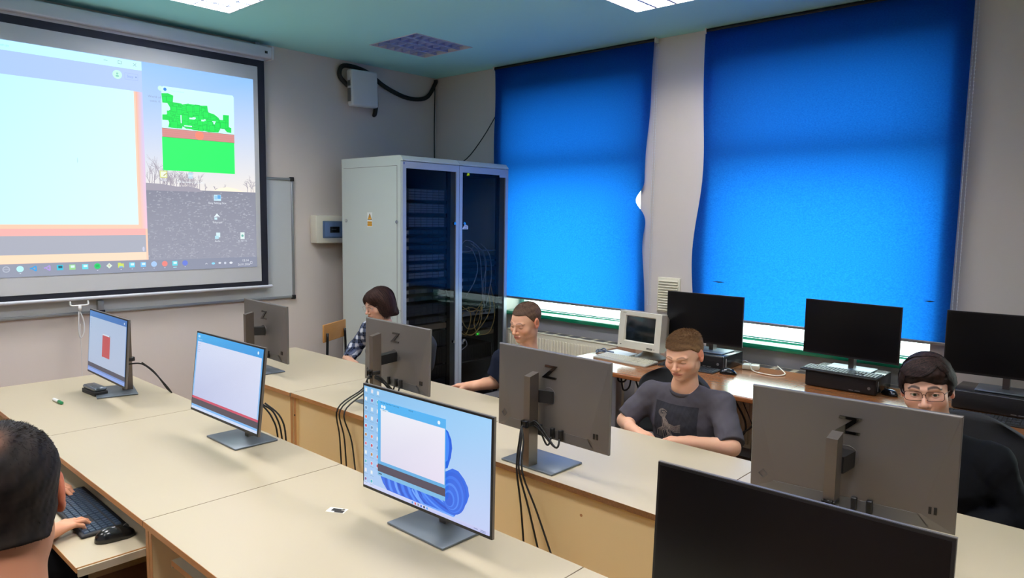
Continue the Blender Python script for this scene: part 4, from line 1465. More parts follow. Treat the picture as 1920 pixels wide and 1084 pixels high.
# ------------------------------------------------------------------ computers, keyboards, mice
def make_pc(label, x0, x1, y0, y1, h=.102, rz=0, group='black desktop computers lying under the monitors'):
    t = thing('desktop_computer', label, 'computer', ((x0 + x1) / 2, (y0 + y1) / 2, DZ), rz, group)
    w, d = (x1 - x0) / 2, (y1 - y0) / 2
    b = MB(); b.rbox(-w, w, -d + .03, d, .004, h, r=.004); b.build('case', M_pcside, t)
    b = MB(); b.rbox(-w - .001, w + .001, -d, -d + .0295, .003, h + .001, r=.010, seg=3); b.build('front_panel', M_blk, t)
    b = MB()
    b.box(-w + .05, w - .05, -d - .0012, -d - .0002, h * .62, h * .64); b.box(w - .115, w - .085, -d - .0012, -d - .0002, .014, .019, mi=1); b.box(w - .15, w - .125, -d - .0012, -d - .0002, .014, .019, mi=1)
    b.cyl((w - .035, -d - .0002, h * .42), (w - .035, -d - .003, h * .42), .009, n=16, mi=1)
    b.build('buttons', [M_blkm, M_alu2], t)
    b = MB(); b.box(w + .0003, w + .0013, -d + .045, -d + .058, .02, h - .02); b.build('side_vent', M_wbf, t)
    for x in (-w + .03, w - .03):
        for y in (-d + .05, d - .04):
            f = MB(); f.cyl((x, y, 0), (x, y, .0045), .009, n=12); f.build('foot', M_blk, t)
    return t


M_pcside = mat('dark_computer_case', '#26282d', rough=.22, metal=.5, var=.03)
make_pc('black desktop computer on the brown desk under the monitor behind the grey T-shirt person', -2.535, -2.198, 4.562, 4.88, h=.098)
pc2 = make_pc('black desktop computer with a keyboard lying on top, beside the black mouse', -1.634, -1.218, 4.558, 4.885)
make_pc('black desktop computer at the right edge, on the desk under the rightmost monitor', -.83, -.40, 4.60, 4.88, h=.11)
mk = dict(group=GW, logo=False, clip=False, w=.584, h=.351, basedim=(.27, .20))
make_monitor('black switched-off monitor left on the window desk, behind the head of the grey T-shirt person', (-2.37, 4.72), 0, (-2.382, 4.622, TZ + .343), .016, zt=DZ + .0985, col_y=.03, colh=.32, **mk)
make_monitor('black switched-off monitor in the middle of the window desk, keyboard in front of its stand', (-1.425, 4.76), 0, (-1.415, 4.685, TZ + .364), -.079, zt=DZ + .1035, col_y=.03, colh=.32, **mk)
make_monitor('black switched-off monitor cut by the right edge of the picture', (-.60, 4.74), .05, (-.594, 4.636, TZ + .378), .089, zt=DZ + .1115, col_y=.03, colh=.32, **mk)


def make_keyboard(name, label, x, y, z, rz, L, D, hgt, mcase, mkeys, tiltx=0.05, group=None, rows=6, wide=True):
    t = thing(name, label, 'keyboard', (x, y, z), rz, group)
    T = Matrix.Rotation(tiltx, 4, 'X')
    b = MB(); b.rbox(-L / 2, L / 2, -D / 2, D / 2, 0.002, hgt, r=min(.006, hgt * .4), T=T); b.build('case', mcase, t)
    k = MB(); k.T = T
    pitch = (L - .02) / 22.5
    for r in range(rows):
        yy = D / 2 - .014 - pitch * .92 * (r + (0 if r == 0 else .25)) - pitch * .5
        if yy - pitch * .45 < -D / 2 + .004:
            break
        xx = -L / 2 + .010
        c = 0
        while c < 22:
            if c == 15 or c == 18:
                xx += pitch * .25
            ww = 1
            if r == rows - 1 and c == 4:
                ww = 6
            if not (r == 3 and 15 <= c < 18) and not (r == 4 and c in (15, 17)):
                k.add([(xx + .001, yy - pitch * .42, hgt), (xx + pitch * ww - .001, yy - pitch * .42, hgt), (xx + pitch * ww - .001, yy + pitch * .42, hgt), (xx + .001, yy + pitch * .42, hgt),
                       (xx + .003, yy - pitch * .34, hgt + .004), (xx + pitch * ww - .003, yy - pitch * .34, hgt + .004), (xx + pitch * ww - .003, yy + pitch * .36, hgt + .004), (xx + .003, yy + pitch * .36, hgt + .004)],
                      [(4, 5, 6, 7), (0, 1, 5, 4), (1, 2, 6, 5), (2, 3, 7, 6), (3, 0, 4, 7)])
            xx += pitch * ww
            c += ww
    tag(k.build('keycaps', mkeys, t), kind='stuff')
    return t


def make_mouse(label, x, y, z, rz, L=.115, W=.062, H=.038, group='black computer mice'):
    t = thing('computer_mouse', label, 'mouse', (x, y, z), rz, group)
    b = MB()
    n, m_ = 24, 10
    vs = [(0, 0, H)]
    for j in range(1, m_ + 1):
        a = PI / 2 * j / m_
        for i in range(n):
            q = 2 * PI * i / n
            s = math.sin(a)
            yy = math.sin(q) * s * L / 2
            vs.append((math.cos(q) * s * W / 2 * (1 - .12 * max(0, math.cos(q * 2 - PI) * 0 + (abs(yy) < L * .15))), yy, H * math.cos(a) ** .8 * (1 - .18 * (yy / (L / 2)))))
    fs = [(0, 1 + i, 1 + (i + 1) % n) for i in range(n)]
    for j in range(m_ - 1):
        for i in range(n):
            fs.append((1 + j * n + i, 1 + (j + 1) * n + i, 1 + (j + 1) * n + (i + 1) % n, 1 + j * n + (i + 1) % n))
    fs.append([1 + (m_ - 1) * n + i for i in range(n)])
    b.add([(p[0], p[1], max(p[2], 0) + .001) for p in vs], fs, 0, None, True)
    b.build('shell', M_blkg, t)
    b = MB(); b.cyl((-.003, L * .27, H * .80), (.003, L * .27, H * .80), .009, n=16); b.build('scroll_wheel', M_blkm, t)
    return t


M_blkg = mat('satin_black_plastic', '#101113', rough=.22, spec=.6)
M_keys = mat('dark_keycaps', '#23262c', rough=.45)
M_keysb = mat('slate_blue_keycaps', '#2c3a4c', rough=.35)
M_keybeige = mat('ivory_keycaps', '#bdb8a6', rough=.5)
GK = 'keyboards'
kb5 = make_keyboard('keyboard', 'dark slate keyboard on the pulled-out tray under the typing hands', -2.975, .832, .6305, R(-1), .505, .150, .014, M_blkm, M_keysb, tiltx=0.03)
make_mouse('black mouse at the right of the keyboard on the pulled-out tray', -2.652, .838, .6305, R(-8), L=.13, W=.070, H=.045)
make_keyboard('keyboard', 'black keyboard lying on the desk in front of the left window-desk computer', -2.41, 4.475, DZ, R(2), .42, .13, .012, M_blkm, M_keys, group=GK)
make_mouse('black mouse on the window desk, right of the grey T-shirt person', -2.125, 4.50, DZ, R(-70))
make_keyboard('keyboard', 'keyboard lying on top of the middle desktop computer, shining in the window light', -1.43, 4.60, DZ + .104, R(-2), .455, .15, .012, M_blkm, M_keys, tiltx=.05, group=GK)
make_mouse('black mouse right of the middle desktop computer on the window desk', -1.165, 4.66, DZ, R(60))
make_keyboard('keyboard', 'black keyboard on the desk at the right edge, behind the person with glasses', -.62, 4.46, DZ, R(2), .44, .15, .013, M_blkm, M_keys, group=GK)
# keyboards of the far row, on the trays
for (x, lab) in ((-3.86, 'wall-end table, pushed under'), (-2.95, 'person in the navy T-shirt'), (-1.83, 'person in the dark grey T-shirt'), (-.65, 'person with rectangular glasses')):
    make_keyboard('keyboard', 'black keyboard on the tray before the ' + lab, x if x > -3.8 else -4.33, 2.97 if x > -3.8 else 2.9, .6305, PI, .44, .14, .012, M_blkm, M_keys, group=GK) if x != -3.86 else make_keyboard('keyboard', 'black keyboard on the tray of the table at the wall end of the far row', -4.33, 2.88, .6305, PI, .44, .14, .012, M_blkm, M_keys, group=GK)

# old tube monitor
t = thing('tube_monitor', 'old beige tube monitor on the brown desk in front of the vent grille', 'monitor', (-2.795, 4.42, DZ), R(-3))
b = MB()
W_, H0, H1 = .185, .095, .37
T = Matrix.Translation((0, 0, .085)) @ Matrix.Rotation(R(-5), 4, 'X')
HH = .275
fr = [(-W_, 0, 0), (W_, 0, 0), (W_, 0, HH), (-W_, 0, HH)]
wi, z0_, z1_ = .135, .052, HH - .030
inn = [(-wi, 0, z0_), (wi, 0, z0_), (wi, 0, z1_), (-wi, 0, z1_)]
inn2 = [(-wi + .008, .014, z0_ + .008), (wi - .008, .014, z0_ + .008), (wi - .008, .014, z1_ - .008), (-wi + .008, .014, z1_ - .008)]
bk1 = [(-W_, .07, 0), (W_, .07, 0), (W_, .07, HH), (-W_, .07, HH)]
b.T = T
V = fr + inn + inn2 + bk1
F = [(i, (i + 1) % 4, 4 + (i + 1) % 4, 4 + i) for i in range(4)] + [(4 + i, 4 + (i + 1) % 4, 8 + (i + 1) % 4, 8 + i) for i in range(4)] + [(i, (i + 1) % 4, 12 + (i + 1) % 4, 12 + i) for i in range(4)]
b.add(V, F)
b.build('front_bezel', M_beige, t)
b = MB(); b.T = T
q = [(-W_ + .01, .07, .005), (W_ - .01, .07, .005), (W_ - .01, .07, HH - .006), (-W_ + .01, .07, HH - .006), (-.165, .12, .01), (.165, .12, .01), (.16, .12, HH - .02), (-.16, .12, HH - .02),
     (-.085, .29, .05), (.085, .29, .05), (.085, .29, HH - .08), (-.085, .29, HH - .08)]
b.add(q, [(0, 1, 2, 3), (8, 9, 10, 11)] + [(k + i, k + (i + 1) % 4, k + 4 + (i + 1) % 4, k + 4 + i) for k in (0, 4) for i in range(4)])
b.build('rear_housing', M_beige, t)
b = MB(); b.T = T
n = 14
vs = []
for j in range(n + 1):
    for i in range(n + 1):
        x = -wi + .007 + (2 * wi - .014) * i / n
        z = z0_ + .007 + (z1_ - z0_ - .014) * j / n
        vs.append((x, .012 + .012 * ((2 * i / n - 1) ** 2 + (2 * j / n - 1) ** 2) * .5 - .006, z))
b.add(vs, [(j * (n + 1) + i, j * (n + 1) + i + 1, (j + 1) * (n + 1) + i + 1, (j + 1) * (n + 1) + i) for j in range(n) for i in range(n)], smooth=True)
b.build('tube_glass', mat('dark_tube_glass', '#161e22', rough=.12, spec=.7), t)
b = MB(); b.T = T
for k in range(4):
    b.box(W_ - .0102, W_ - .009, .10 + k * .02, .106 + k * .02, .06, .10)
b.build('side_vents', M_blk, t)
pl = Pic(lambda u, v, d: T @ Vector((u, -.0006 - d, v)))
pl.rect(.075, .125, .012, .024, '#2c2c2c'); pl.rect(.079, .121, .0165, .0195, '#cfc9b8'); pl.rect(-.165, -.150, .022, .028, '#55534a'); pl.disc(.14, .018, .004, '#77725f'); pl.rect(-.155, -.125, .260, .263, '#8a8677')
pl.build('badge', M_print, t)
b = MB(); b.lathe([(.115, .002), (.115, .012), (.08, .03), (.055, .05), (.06, .088)], c=(0, .16, 0), n=32); b.build('swivel_base', mat('grey_beige_plastic', '#a9a596', rough=.5), t)

make_keyboard('keyboard', 'old long beige keyboard in front of the tube monitor', -2.86, 4.355, DZ, R(-3), .47, .165, .019, mat('grey_beige_plastic', '#a9a596'), M_keybeige, tiltx=.07)
# papers, glasses, adapter
b = MB()
b.add([(-.10, -.06, .001), (.14, -.075, .001), (.13, .07, .001), (-.09, .085, .004)], [(0, 1, 2, 3)])
b.add([(-.10, -.06, .0), (.14, -.075, .0), (.13, .07, .0), (-.09, .085, .003)], [(3, 2, 1, 0)])
tag(b.build('paper_sheet', M_white, loc=(-3.08, 4.60, DZ + .001), rot=(0, 0, -.1)), 'white paper sheet on the desk left of the tube monitor', 'paper')
c = MB()
c.tube([(-3.20, 4.49, DZ + .006), (-3.17, 4.53, DZ + .03), (-3.13, 4.51, DZ + .006), (-3.15, 4.47, DZ + .02), (-3.19, 4.46, DZ + .006), (-3.21, 4.50, DZ + .018), (-3.16, 4.55, DZ + .007), (-3.10, 4.56, DZ + .006)], .005, n=8)
tag(c.build('coiled_cable', mat('grey_blue_cable', '#4a5a6e', rough=.4)), 'small coil of grey cable at the left end of the brown desk', 'cable')
t = thing('power_adapter', 'cream power adapter with its cable looped on the window desk', 'power adapter', (-2.085, 4.77, DZ), R(15))
b = MB(); b.rbox(-.055, .055, -.035, .035, .001, .034, r=.005); b.build('body', M_rad, t)
b = MB(); b.tube([(.0, -.0, .036), (.0, -.04, .04), (.02, -.07, .008), (.08, -.13, .006), (.19, -.16, .006), (.235, -.08, .007), (.20, .0, .02), (.17, .03, .035)], .0042, n=8, smooth_path=6); b.build('cable', M_rad, t)
b = MB(); b.rbox(-.03, .03, -.02, .02, 0.001, .03, r=.004)
tag(b.build('wall_plug_adapter', M_rad, loc=(-1.10, 4.78, DZ)), 'small cream adapter block on the desk left of the glasses wearer\'s ear', 'power adapter')
c = MB(); c.tube([(-2.21, 4.90, DZ + .02), (-2.17, 4.86, DZ + .035), (-2.12, 4.85, DZ + .02), (-2.10, 4.80, DZ + .018)], .0025, n=6)
tag(c.build('thin_cable', M_white), 'thin white cable from the computer to the cream adapter', 'cable')
# cables below the window desk
for k, (pts, lab) in enumerate([
    ([(-2.72, 4.10, .70), (-2.70, 4.10, .60), (-2.66, 4.11, .62), (-2.65, 4.12, .70)], 'small black cable loop hanging under the left end of the desk'),
    ([(-2.76, 4.12, .70), (-2.74, 4.10, .655), (-2.69, 4.10, .66), (-2.68, 4.12, .70)], 'flat black cable loop just under the left end of the desk'),
    ([(-2.62, 4.12, .69), (-2.56, 4.14, .56), (-2.44, 4.2, .45), (-2.30, 4.3, .38)], 'black cable slanting down behind the grey T-shirt person\'s chair'),
    ([(-1.93, 4.08, .69), (-1.88, 4.09, .60), (-1.93, 4.12, .50), (-1.95, 4.15, .42)], 'leftmost cable hanging below the desk right of the grey T-shirt'),
    ([(-1.88, 4.08, .69), (-1.82, 4.12, .55), (-1.84, 4.14, .46), (-1.94, 4.15, .42)], 'second cable hanging below the desk right of the grey T-shirt'),
    ([(-1.72, 4.05, .69), (-1.76, 4.10, .55), (-1.86, 4.14, .46), (-1.94, 4.15, .42)], 'cable crossing diagonally below the desk right of the grey T-shirt'),
    ([(-1.70, 4.05, .69), (-1.76, 4.10, .45), (-1.80, 4.18, .25), (-1.86, 4.3, .02)], 'longest cable running from the desk down to the floor'),
    ([(-1.84, 4.1, .69), (-1.78, 4.12, .55), (-1.74, 4.16, .40), (-1.80, 4.2, .22)], 'thin cable hanging straight below the desk')]):
    c = MB(); c.tube(pts, .006 if k != 7 else .003, n=8, smooth_path=6)
    tag(c.build('hanging_cable', M_cable), lab, 'cable', 'cables hanging below the window desk')
b = MB(); b.rbox(-.035, .035, -.025, .025, -.045, .045, r=.018, seg=3)
tag(b.build('black_power_brick', M_blk, loc=(-1.955, 4.155, .40)), 'black power brick hanging among the cables under the desk', 'power adapter')

# marker, eraser, small card
t = thing('board_marker', 'green-capped whiteboard marker on the far left table', 'marker', (-4.372, 1.127, TZ + .009), R(3))
b = MB(); b.cyl((-.06, 0, 0), (.015, 0, 0), .0085, .0085, n=16); b.cyl((-.066, 0, 0), (-.06, 0, 0), .006, .0085, n=16); b.build('barrel', M_white, t)
b = MB(); b.cyl((.0155, 0, 0), (.058, 0, 0), .0095, .009, n=16); b.cyl((.058, 0, 0), (.062, 0, 0), .009, .006, n=16); b.build('cap', M_green, t)
t = thing('board_eraser', 'dark board eraser with metallic top beside the leftmost monitor', 'board eraser', (-4.455, 1.335, TZ), R(4))
b = MB(); b.rbox(-.088, .088, -.036, .036, .001, .026, r=.004); b.build('felt_pad', M_blkm, t)
b = MB(); b.rbox(-.084, .084, -.034, .034, .0265, .048, r=.014, seg=4); b.build('handle', mat('metallic_grey_plastic', '#7d858e', rough=.25, metal=.7), t)
pl = Pic(lambda u, v, d: (u, v, d))
pl.rect(-.035, .035, -.02, .02, '#f0ece2'); pl.rect(-.02, .015, -.008, .014, '#1c1a19'); pl.rect(-.004, .03, -.018, .004, '#2a2522'); pl.disc(.02, .012, .006, '#3c3632')
o = pl.build('small_card', M_print, None); o.location = (-2.085, 1.375, TZ); o.rotation_euler = (0, 0, .5)
tag(o, 'tiny black-and-white card lying on the near table left of the middle foreground monitor', 'card')


# ------------------------------------------------------------------ chairs
def make_office_chair(label, x, y, rz, seat=.47, top=.98, w=.23, group='black office chairs'):
    """sitter faces local +y"""
    t = thing('office_chair', label, 'chair', (x, y, 0), rz, group)
    b = MB(); b.rbox(-w, w, -.22, .22, seat - .06, seat, r=.028, seg=4); b.build('seat', M_fabricblk, t)
    b = MB()
    n, m_ = 16, 14
    def surf(off):
        vs = []
        for j in range(m_ + 1):
            s = j / m_
            z = seat + .12 + (top - seat - .12) * s
            ww = w * (1 - .55 * max(0, (s - .72) / .28) ** 2.2) * (1 - .25 * max(0, (.2 - s) / .2) ** 2)
            for i in range(n + 1):
                q = 2 * i / n - 1
                vs.append((q * ww, -.25 - .05 * s + .055 * q * q + off, z - .02 * q * q * s))
        return vs
    a1, a2 = surf(.028), surf(-.028)
    N = (n + 1) * (m_ + 1)
    fs = []
    for j in range(m_):
        for i in range(n):
            k = j * (n + 1) + i
            fs.append((k, k + 1, k + n + 2, k + n + 1))
            fs.append((N + k, N + k + n + 1, N + k + n + 2, N + k + 1))
    rim = [i for i in range(n + 1)] + [j * (n + 1) + n for j in range(1, m_ + 1)] + [m_ * (n + 1) + i for i in range(n - 1, -1, -1)] + [j * (n + 1) for j in range(m_ - 1, 0, -1)]
    for i in range(len(rim)):
        a, c = rim[i], rim[(i + 1) % len(rim)]
        fs.append((a, N + a, N + c, c))
    b.add(a1 + a2, fs, 0, None, True)
    o = b.build('backrest', M_fabricblk, t)
    sb = o.modifiers.new('round', 'SUBSURF'); sb.levels = 1; sb.render_levels = 1
    b = MB(); b.tube([(0, -.05, seat - .062), (0, -.24, seat - .07), (0, -.30, seat + .02), (0, -.295, seat + .2)], .018, n=10); b.build('back_bracket', M_blk, t)
    b = MB(); b.cyl((0, 0, .10), (0, 0, seat - .062), .028, n=16); b.build('gas_column', M_blk, t)
    for k in range(5):
        a = 2 * PI * k / 5 + .3
        b = MB(); b.tube([(.03 * math.cos(a), .03 * math.sin(a), .11), (.2 * math.cos(a), .2 * math.sin(a), .09), (.29 * math.cos(a), .29 * math.sin(a), .065)], [.022, .016, .012], n=8)
        l = b.build('base_leg', M_blk, t)
        b = MB(); b.cyl((.29 * math.cos(a) - .012, .29 * math.sin(a), .0275), (.29 * math.cos(a) + .012, .29 * math.sin(a), .0275), .0265, n=16); b.build('caster', M_blkm, l)
    return t


make_office_chair('dark grey office chair back behind the person in the grey T-shirt', -1.93, 3.20, PI, top=.975, w=.22)
make_office_chair('large rounded black office chair of the person with glasses, at the right edge', -.50, 3.06, R(188), top=1.02, w=.25)
make_office_chair('black office chair hidden behind the person in the navy T-shirt', -2.74, 3.22, PI, top=.90, w=.21)
make_office_chair('black office chair of the person in the plaid shirt', -4.20, 3.27, PI, top=.90, w=.21)
make_office_chair('tall black office chair under the man seen from behind', -1.28, .20, R(52), seat=.60, top=1.0, w=.22)
make_office_chair('black office chair of the typing person outside the picture', -3.03, .22, 0, top=.84, w=.22)

t = thing('school_chair', 'wooden school chair with plywood back and dark steel legs near the wall', 'chair', (-5.14, 3.385, 0), R(-62))
b = MB(); b.rbox(-.19, .19, -.009, .009, .725, .875, r=.008, seg=3, T=Matrix.Rotation(R(0), 4, 'X')); b.build('backrest', M_ply, t)
b = MB(); b.rbox(-.19, .19, -.36, -.0, .44, .456, r=.007, seg=3); b.build('seat', M_ply, t)
for s in (-1, 1):
    b = MB(); b.tube([(s * .15, .018, .80), (s * .16, .018, .60), (s * .17, .012, .43), (s * .18, .08, .0)], .011, n=10); b.build('back_leg', M_chrome_dark, t)
    b = MB(); b.tube([(s * .17, -.02, .43), (s * .17, -.32, .43), (s * .18, -.36, .0)], .011, n=10, smooth_path=3); b.build('front_leg', M_chrome_dark, t)

# ------------------------------------------------------------------ people: bodies grown from distance fields
import openvdb as vdb


def V3(*a):
    return np.array(a, dtype=np.float32)


def f_ell(P, c, r):
    q = (P - V3(*c)) / V3(*r)
    k0 = np.sqrt((q * q).sum(1)) + 1e-9
    q2 = q / V3(*r)
    k1 = np.sqrt((q2 * q2).sum(1)) + 1e-9
    return k0 * (k0 - 1) / k1


def f_cap(P, a, b, ra, rb, sx=1.0):
    a, b = V3(*a), V3(*b)
    if sx != 1.0:
        s = V3(sx, 1, 1)
        P, a, b = P / s, a / s, b / s
    ab = b - a
    t = np.clip(((P - a) @ ab) / (ab @ ab), 0, 1)
    d = P - (a + t[:, None] * ab)
    return np.sqrt((d * d).sum(1)) - (ra + (rb - ra) * t)


def smin(a, b, k):
    if k <= 0:
        return np.minimum(a, b)
    h = np.maximum(k - np.abs(a - b), 0) / k
    return np.minimum(a, b) - h * h * k * .25


def smax(a, b, k):
    return -smin(-a, -b, k)


def evalf(ops, P):
    d = None
    for op in ops:
        kind, f, k = op
        v = f(P)
        if d is None:
            d = v
        elif kind == '+':
            d = smin(d, v, k)
        elif kind == '-':
            d = smax(d, -v, k)
        elif kind == '&':
            d = smax(d, v, k)
        elif kind == 'n':
            d = d + v
    return d


def E(c, r, k=.01, s='+'):
    return (s, lambda P: f_ell(P, c, r), k)


def C(a, b, ra, rb, k=.01, s='+', sx=1.0):
    return (s, lambda P: f_cap(P, a, b, ra, rb, sx), k)


def H(p, n, k=.0, s='&'):
    """half space: keeps the side the normal points away from"""
    n = V3(*n)
    n = n / np.sqrt((n * n).sum())
    return (s, lambda P: (P - V3(*p)) @ n, k)


def sdf_mesh(ops, lo, hi, h):
    lo, hi = np.array(lo, float), np.array(hi, float)
    n = np.ceil((hi - lo) / h).astype(int) + 1
    out = np.empty(n, dtype=np.float32)
    ys = lo[1] + np.arange(n[1]) * h
    zs = lo[2] + np.arange(n[2]) * h
    Y, Z = np.meshgrid(ys, zs, indexing='ij')
    step = max(1, int(400000 / (n[1] * n[2])))
    for i in range(0, n[0], step):
        xs_ = lo[0] + np.arange(i, min(n[0], i + step)) * h
        P = np.empty((len(xs_), n[1], n[2], 3), dtype=np.float32)
        P[..., 0] = xs_[:, None, None]
        P[..., 1] = Y
        P[..., 2] = Z
        out[i:i + len(xs_)] = evalf(ops, P.reshape(-1, 3)).reshape(len(xs_), n[1], n[2])
    out[0] = out[-1] = h
    out[:, 0] = out[:, -1] = h
    out[:, :, 0] = out[:, :, -1] = h
    out = np.clip(out, -3 * h, 3 * h)
    g_ = vdb.FloatGrid(float(3 * h))
    g_.copyFromArray(out)
    pts, quads = g_.convertToQuads(0.0)
    pts = np.asarray(pts, dtype=np.float64) * h + lo
    quads = np.asarray(quads, dtype=np.int64)
    # orientation
    a, b_, c_, d_ = (pts[quads[:, k]] for k in range(4))
    vol = (np.cross(a, b_) * c_).sum() + (np.cross(a, c_) * d_).sum()
    if vol < 0:
        quads = quads[:, ::-1]
    return pts, quads


def noise3(P, f, seed=0):
    r = np.random.RandomState(seed)
    v = np.zeros(len(P), dtype=np.float32)
    for k in range(6):
        d = r.normal(size=3)
        d /= np.linalg.norm(d)
        v += np.sin(P @ (d * f * (1 + .5 * k)).astype(np.float32) + r.uniform(0, 6.28)) / (1 + .6 * k)
    return v / 3


class Soup:
    def __init__(self):
        self.p, self.q, self.c = [], [], []
        self.n = 0

    def add(self, pts, quads, col):
        self.p.append(pts)
        self.q += [tuple(int(x) + self.n for x in f) for f in quads]
        col = np.asarray(col, dtype=np.float32)
        if col.ndim == 1:
            col = np.tile(col, (len(pts), 1))
        self.c.append(col[:, :3])
        self.n += len(pts)

    def build(self, name, m, parent):
        pts = np.concatenate(self.p)
        cols = np.concatenate(self.c)
        me = bpy.data.meshes.new(name)
        me.from_pydata(pts.tolist(), [], self.q)
        me.materials.append(m)
        ca = me.color_attributes.new('Col', 'FLOAT_COLOR', 'POINT')
        ca.data.foreach_set('color', np.concatenate([cols, np.ones((len(cols), 1), dtype=np.float32)], 1).ravel())
        me.polygons.foreach_set('use_smooth', [True] * len(me.polygons))
        me.validate()
        me.update()
        o = bpy.data.objects.new(name, me)
        COL.objects.link(o)
        o.parent = parent
        return o


def xf(pts, M):
    A = np.array(M)
    return pts @ A[:3, :3].T + A[:3, 3]


def rgb(h):
    return np.array(srgb(h)[:3], dtype=np.float32)


def lerp(a, b, t):
    t = np.clip(t, 0, 1)[:, None]
    return a * (1 - t) + b * t


SKIN_M = mat_attr('skin', rough=.5, spec=.25, sss=.12, bump=.08, bscale=600)
HAIR_M = mat_attr('hair', rough=.6, spec=.14)
EYE_M = mat_attr('eyeball', rough=.08, spec=.6)
CLOTH_M = mat_attr('woven_cloth', rough=.85, spec=.15, bump=.15, bscale=700)


def head_ops(jaw=1.0, lid=0.0, thick=1.0, nose=1.0):
    """face looks along +y; origin between the ears; lid 0 = open, 1 = looking down"""
    o = [E((0, -.018, .035), (.0745, .094, .083)),
         E((0, .028, -.002), (.0625, .066, .078), .03),
         E((0, .030, -.060), (.050 * jaw, .056, .048), .035),
         E((.036, -.002, -.062), (.020 * jaw, .034, .026), .03), E((-.036, -.002, -.062), (.020 * jaw, .034, .026), .03),
         E((0, .074, -.098), (.020 * jaw, .017, .015), .028),
         E((.043, .060, -.028), (.020, .020, .018), .03), E((-.043, .060, -.028), (.020, .020, .018), .03),
         E((0, .070, -.066), (.030, .024, .022), .02),
         C((-.040, .077, .020), (-.012, .090, .016), .008, .008, .014), C((.040, .077, .020), (.012, .090, .016), .008, .008, .014),
         # sockets
         E((.031, .098, -.001), (.019, .017, .0125), .014, '-'), E((-.031, .098, -.001), (.019, .017, .0125), .014, '-'),
         # nose
         C((0, .088, .008), (0, .108 + .004 * nose, -.030), .0062, .0088 * nose, .010),
         E((0, .107 + .004 * nose, -.033), (.0105 * nose, .0105, .0085), .008),
         E((.0115 * nose, .099, -.037), (.0078, .0095, .0065), .006), E((-.0115 * nose, .099, -.037), (.0078, .0095, .0065), .006),
         E((.0062, .106, -.0425), (.0034, .005, .003), .003, '-'), E((-.0062, .106, -.0425), (.0034, .005, .003), .003, '-'),
         # mouth
         E((0, .0915, -.0625), (.0225, .0095, .0052), .006), E((0, .0905, -.0715), (.0190, .0098, .0058), .006),
         C((-.0235, .0885, -.0665), (0, .1015, -.0668), .0011, .0013, .003, '-'), C((.0235, .0885, -.0665), (0, .1015, -.0668), .0011, .0013, .003, '-'),
         E((0, .096, -.083), (.016, .008, .005), .010, '-'),
         C((0, .1035, -.050), (0, .1005, -.056), .0016, .002, .005, '-')]
    for s in (-1, 1):
        # lids: a cap over the eyeball with a slit left open
        o.append(('+', (lambda s: lambda P: _lid(P, s, lid))(s), .003))
        # ears
        o += [E((s * .078, -.012, .002), (.0075, .018, .031), .008), E((s * .077, -.006, -.022), (.007, .010, .012), .006),
              E((s * .0865, -.009, .004), (.006, .0105, .020), .005, '-'), E((s * .0835, -.004, -.006), (.006, .006, .008), .004, '-')]
    return o


def _lid(P, s, lid):
    c = V3(s * .031, .0735, .000)
    d = P - c
    sh = np.sqrt((d * d).sum(1)) - .0150
    # opening between upper and lower lid, following the curve of the ball
    zmid = -.0012 - .0035 * lid
    half = .0052 * (1 - .86 * lid)
    if lid >= .95:
        return sh
    open_ = np.sqrt((d[:, 0] / .0125) ** 2 + ((d[:, 2] - zmid) / max(half, .0006)) ** 2) - 1
    open_ = open_ * max(half, .0006)
    open_ = np.maximum(open_, -(d[:, 1] - .002))
    return np.maximum(sh, -open_)


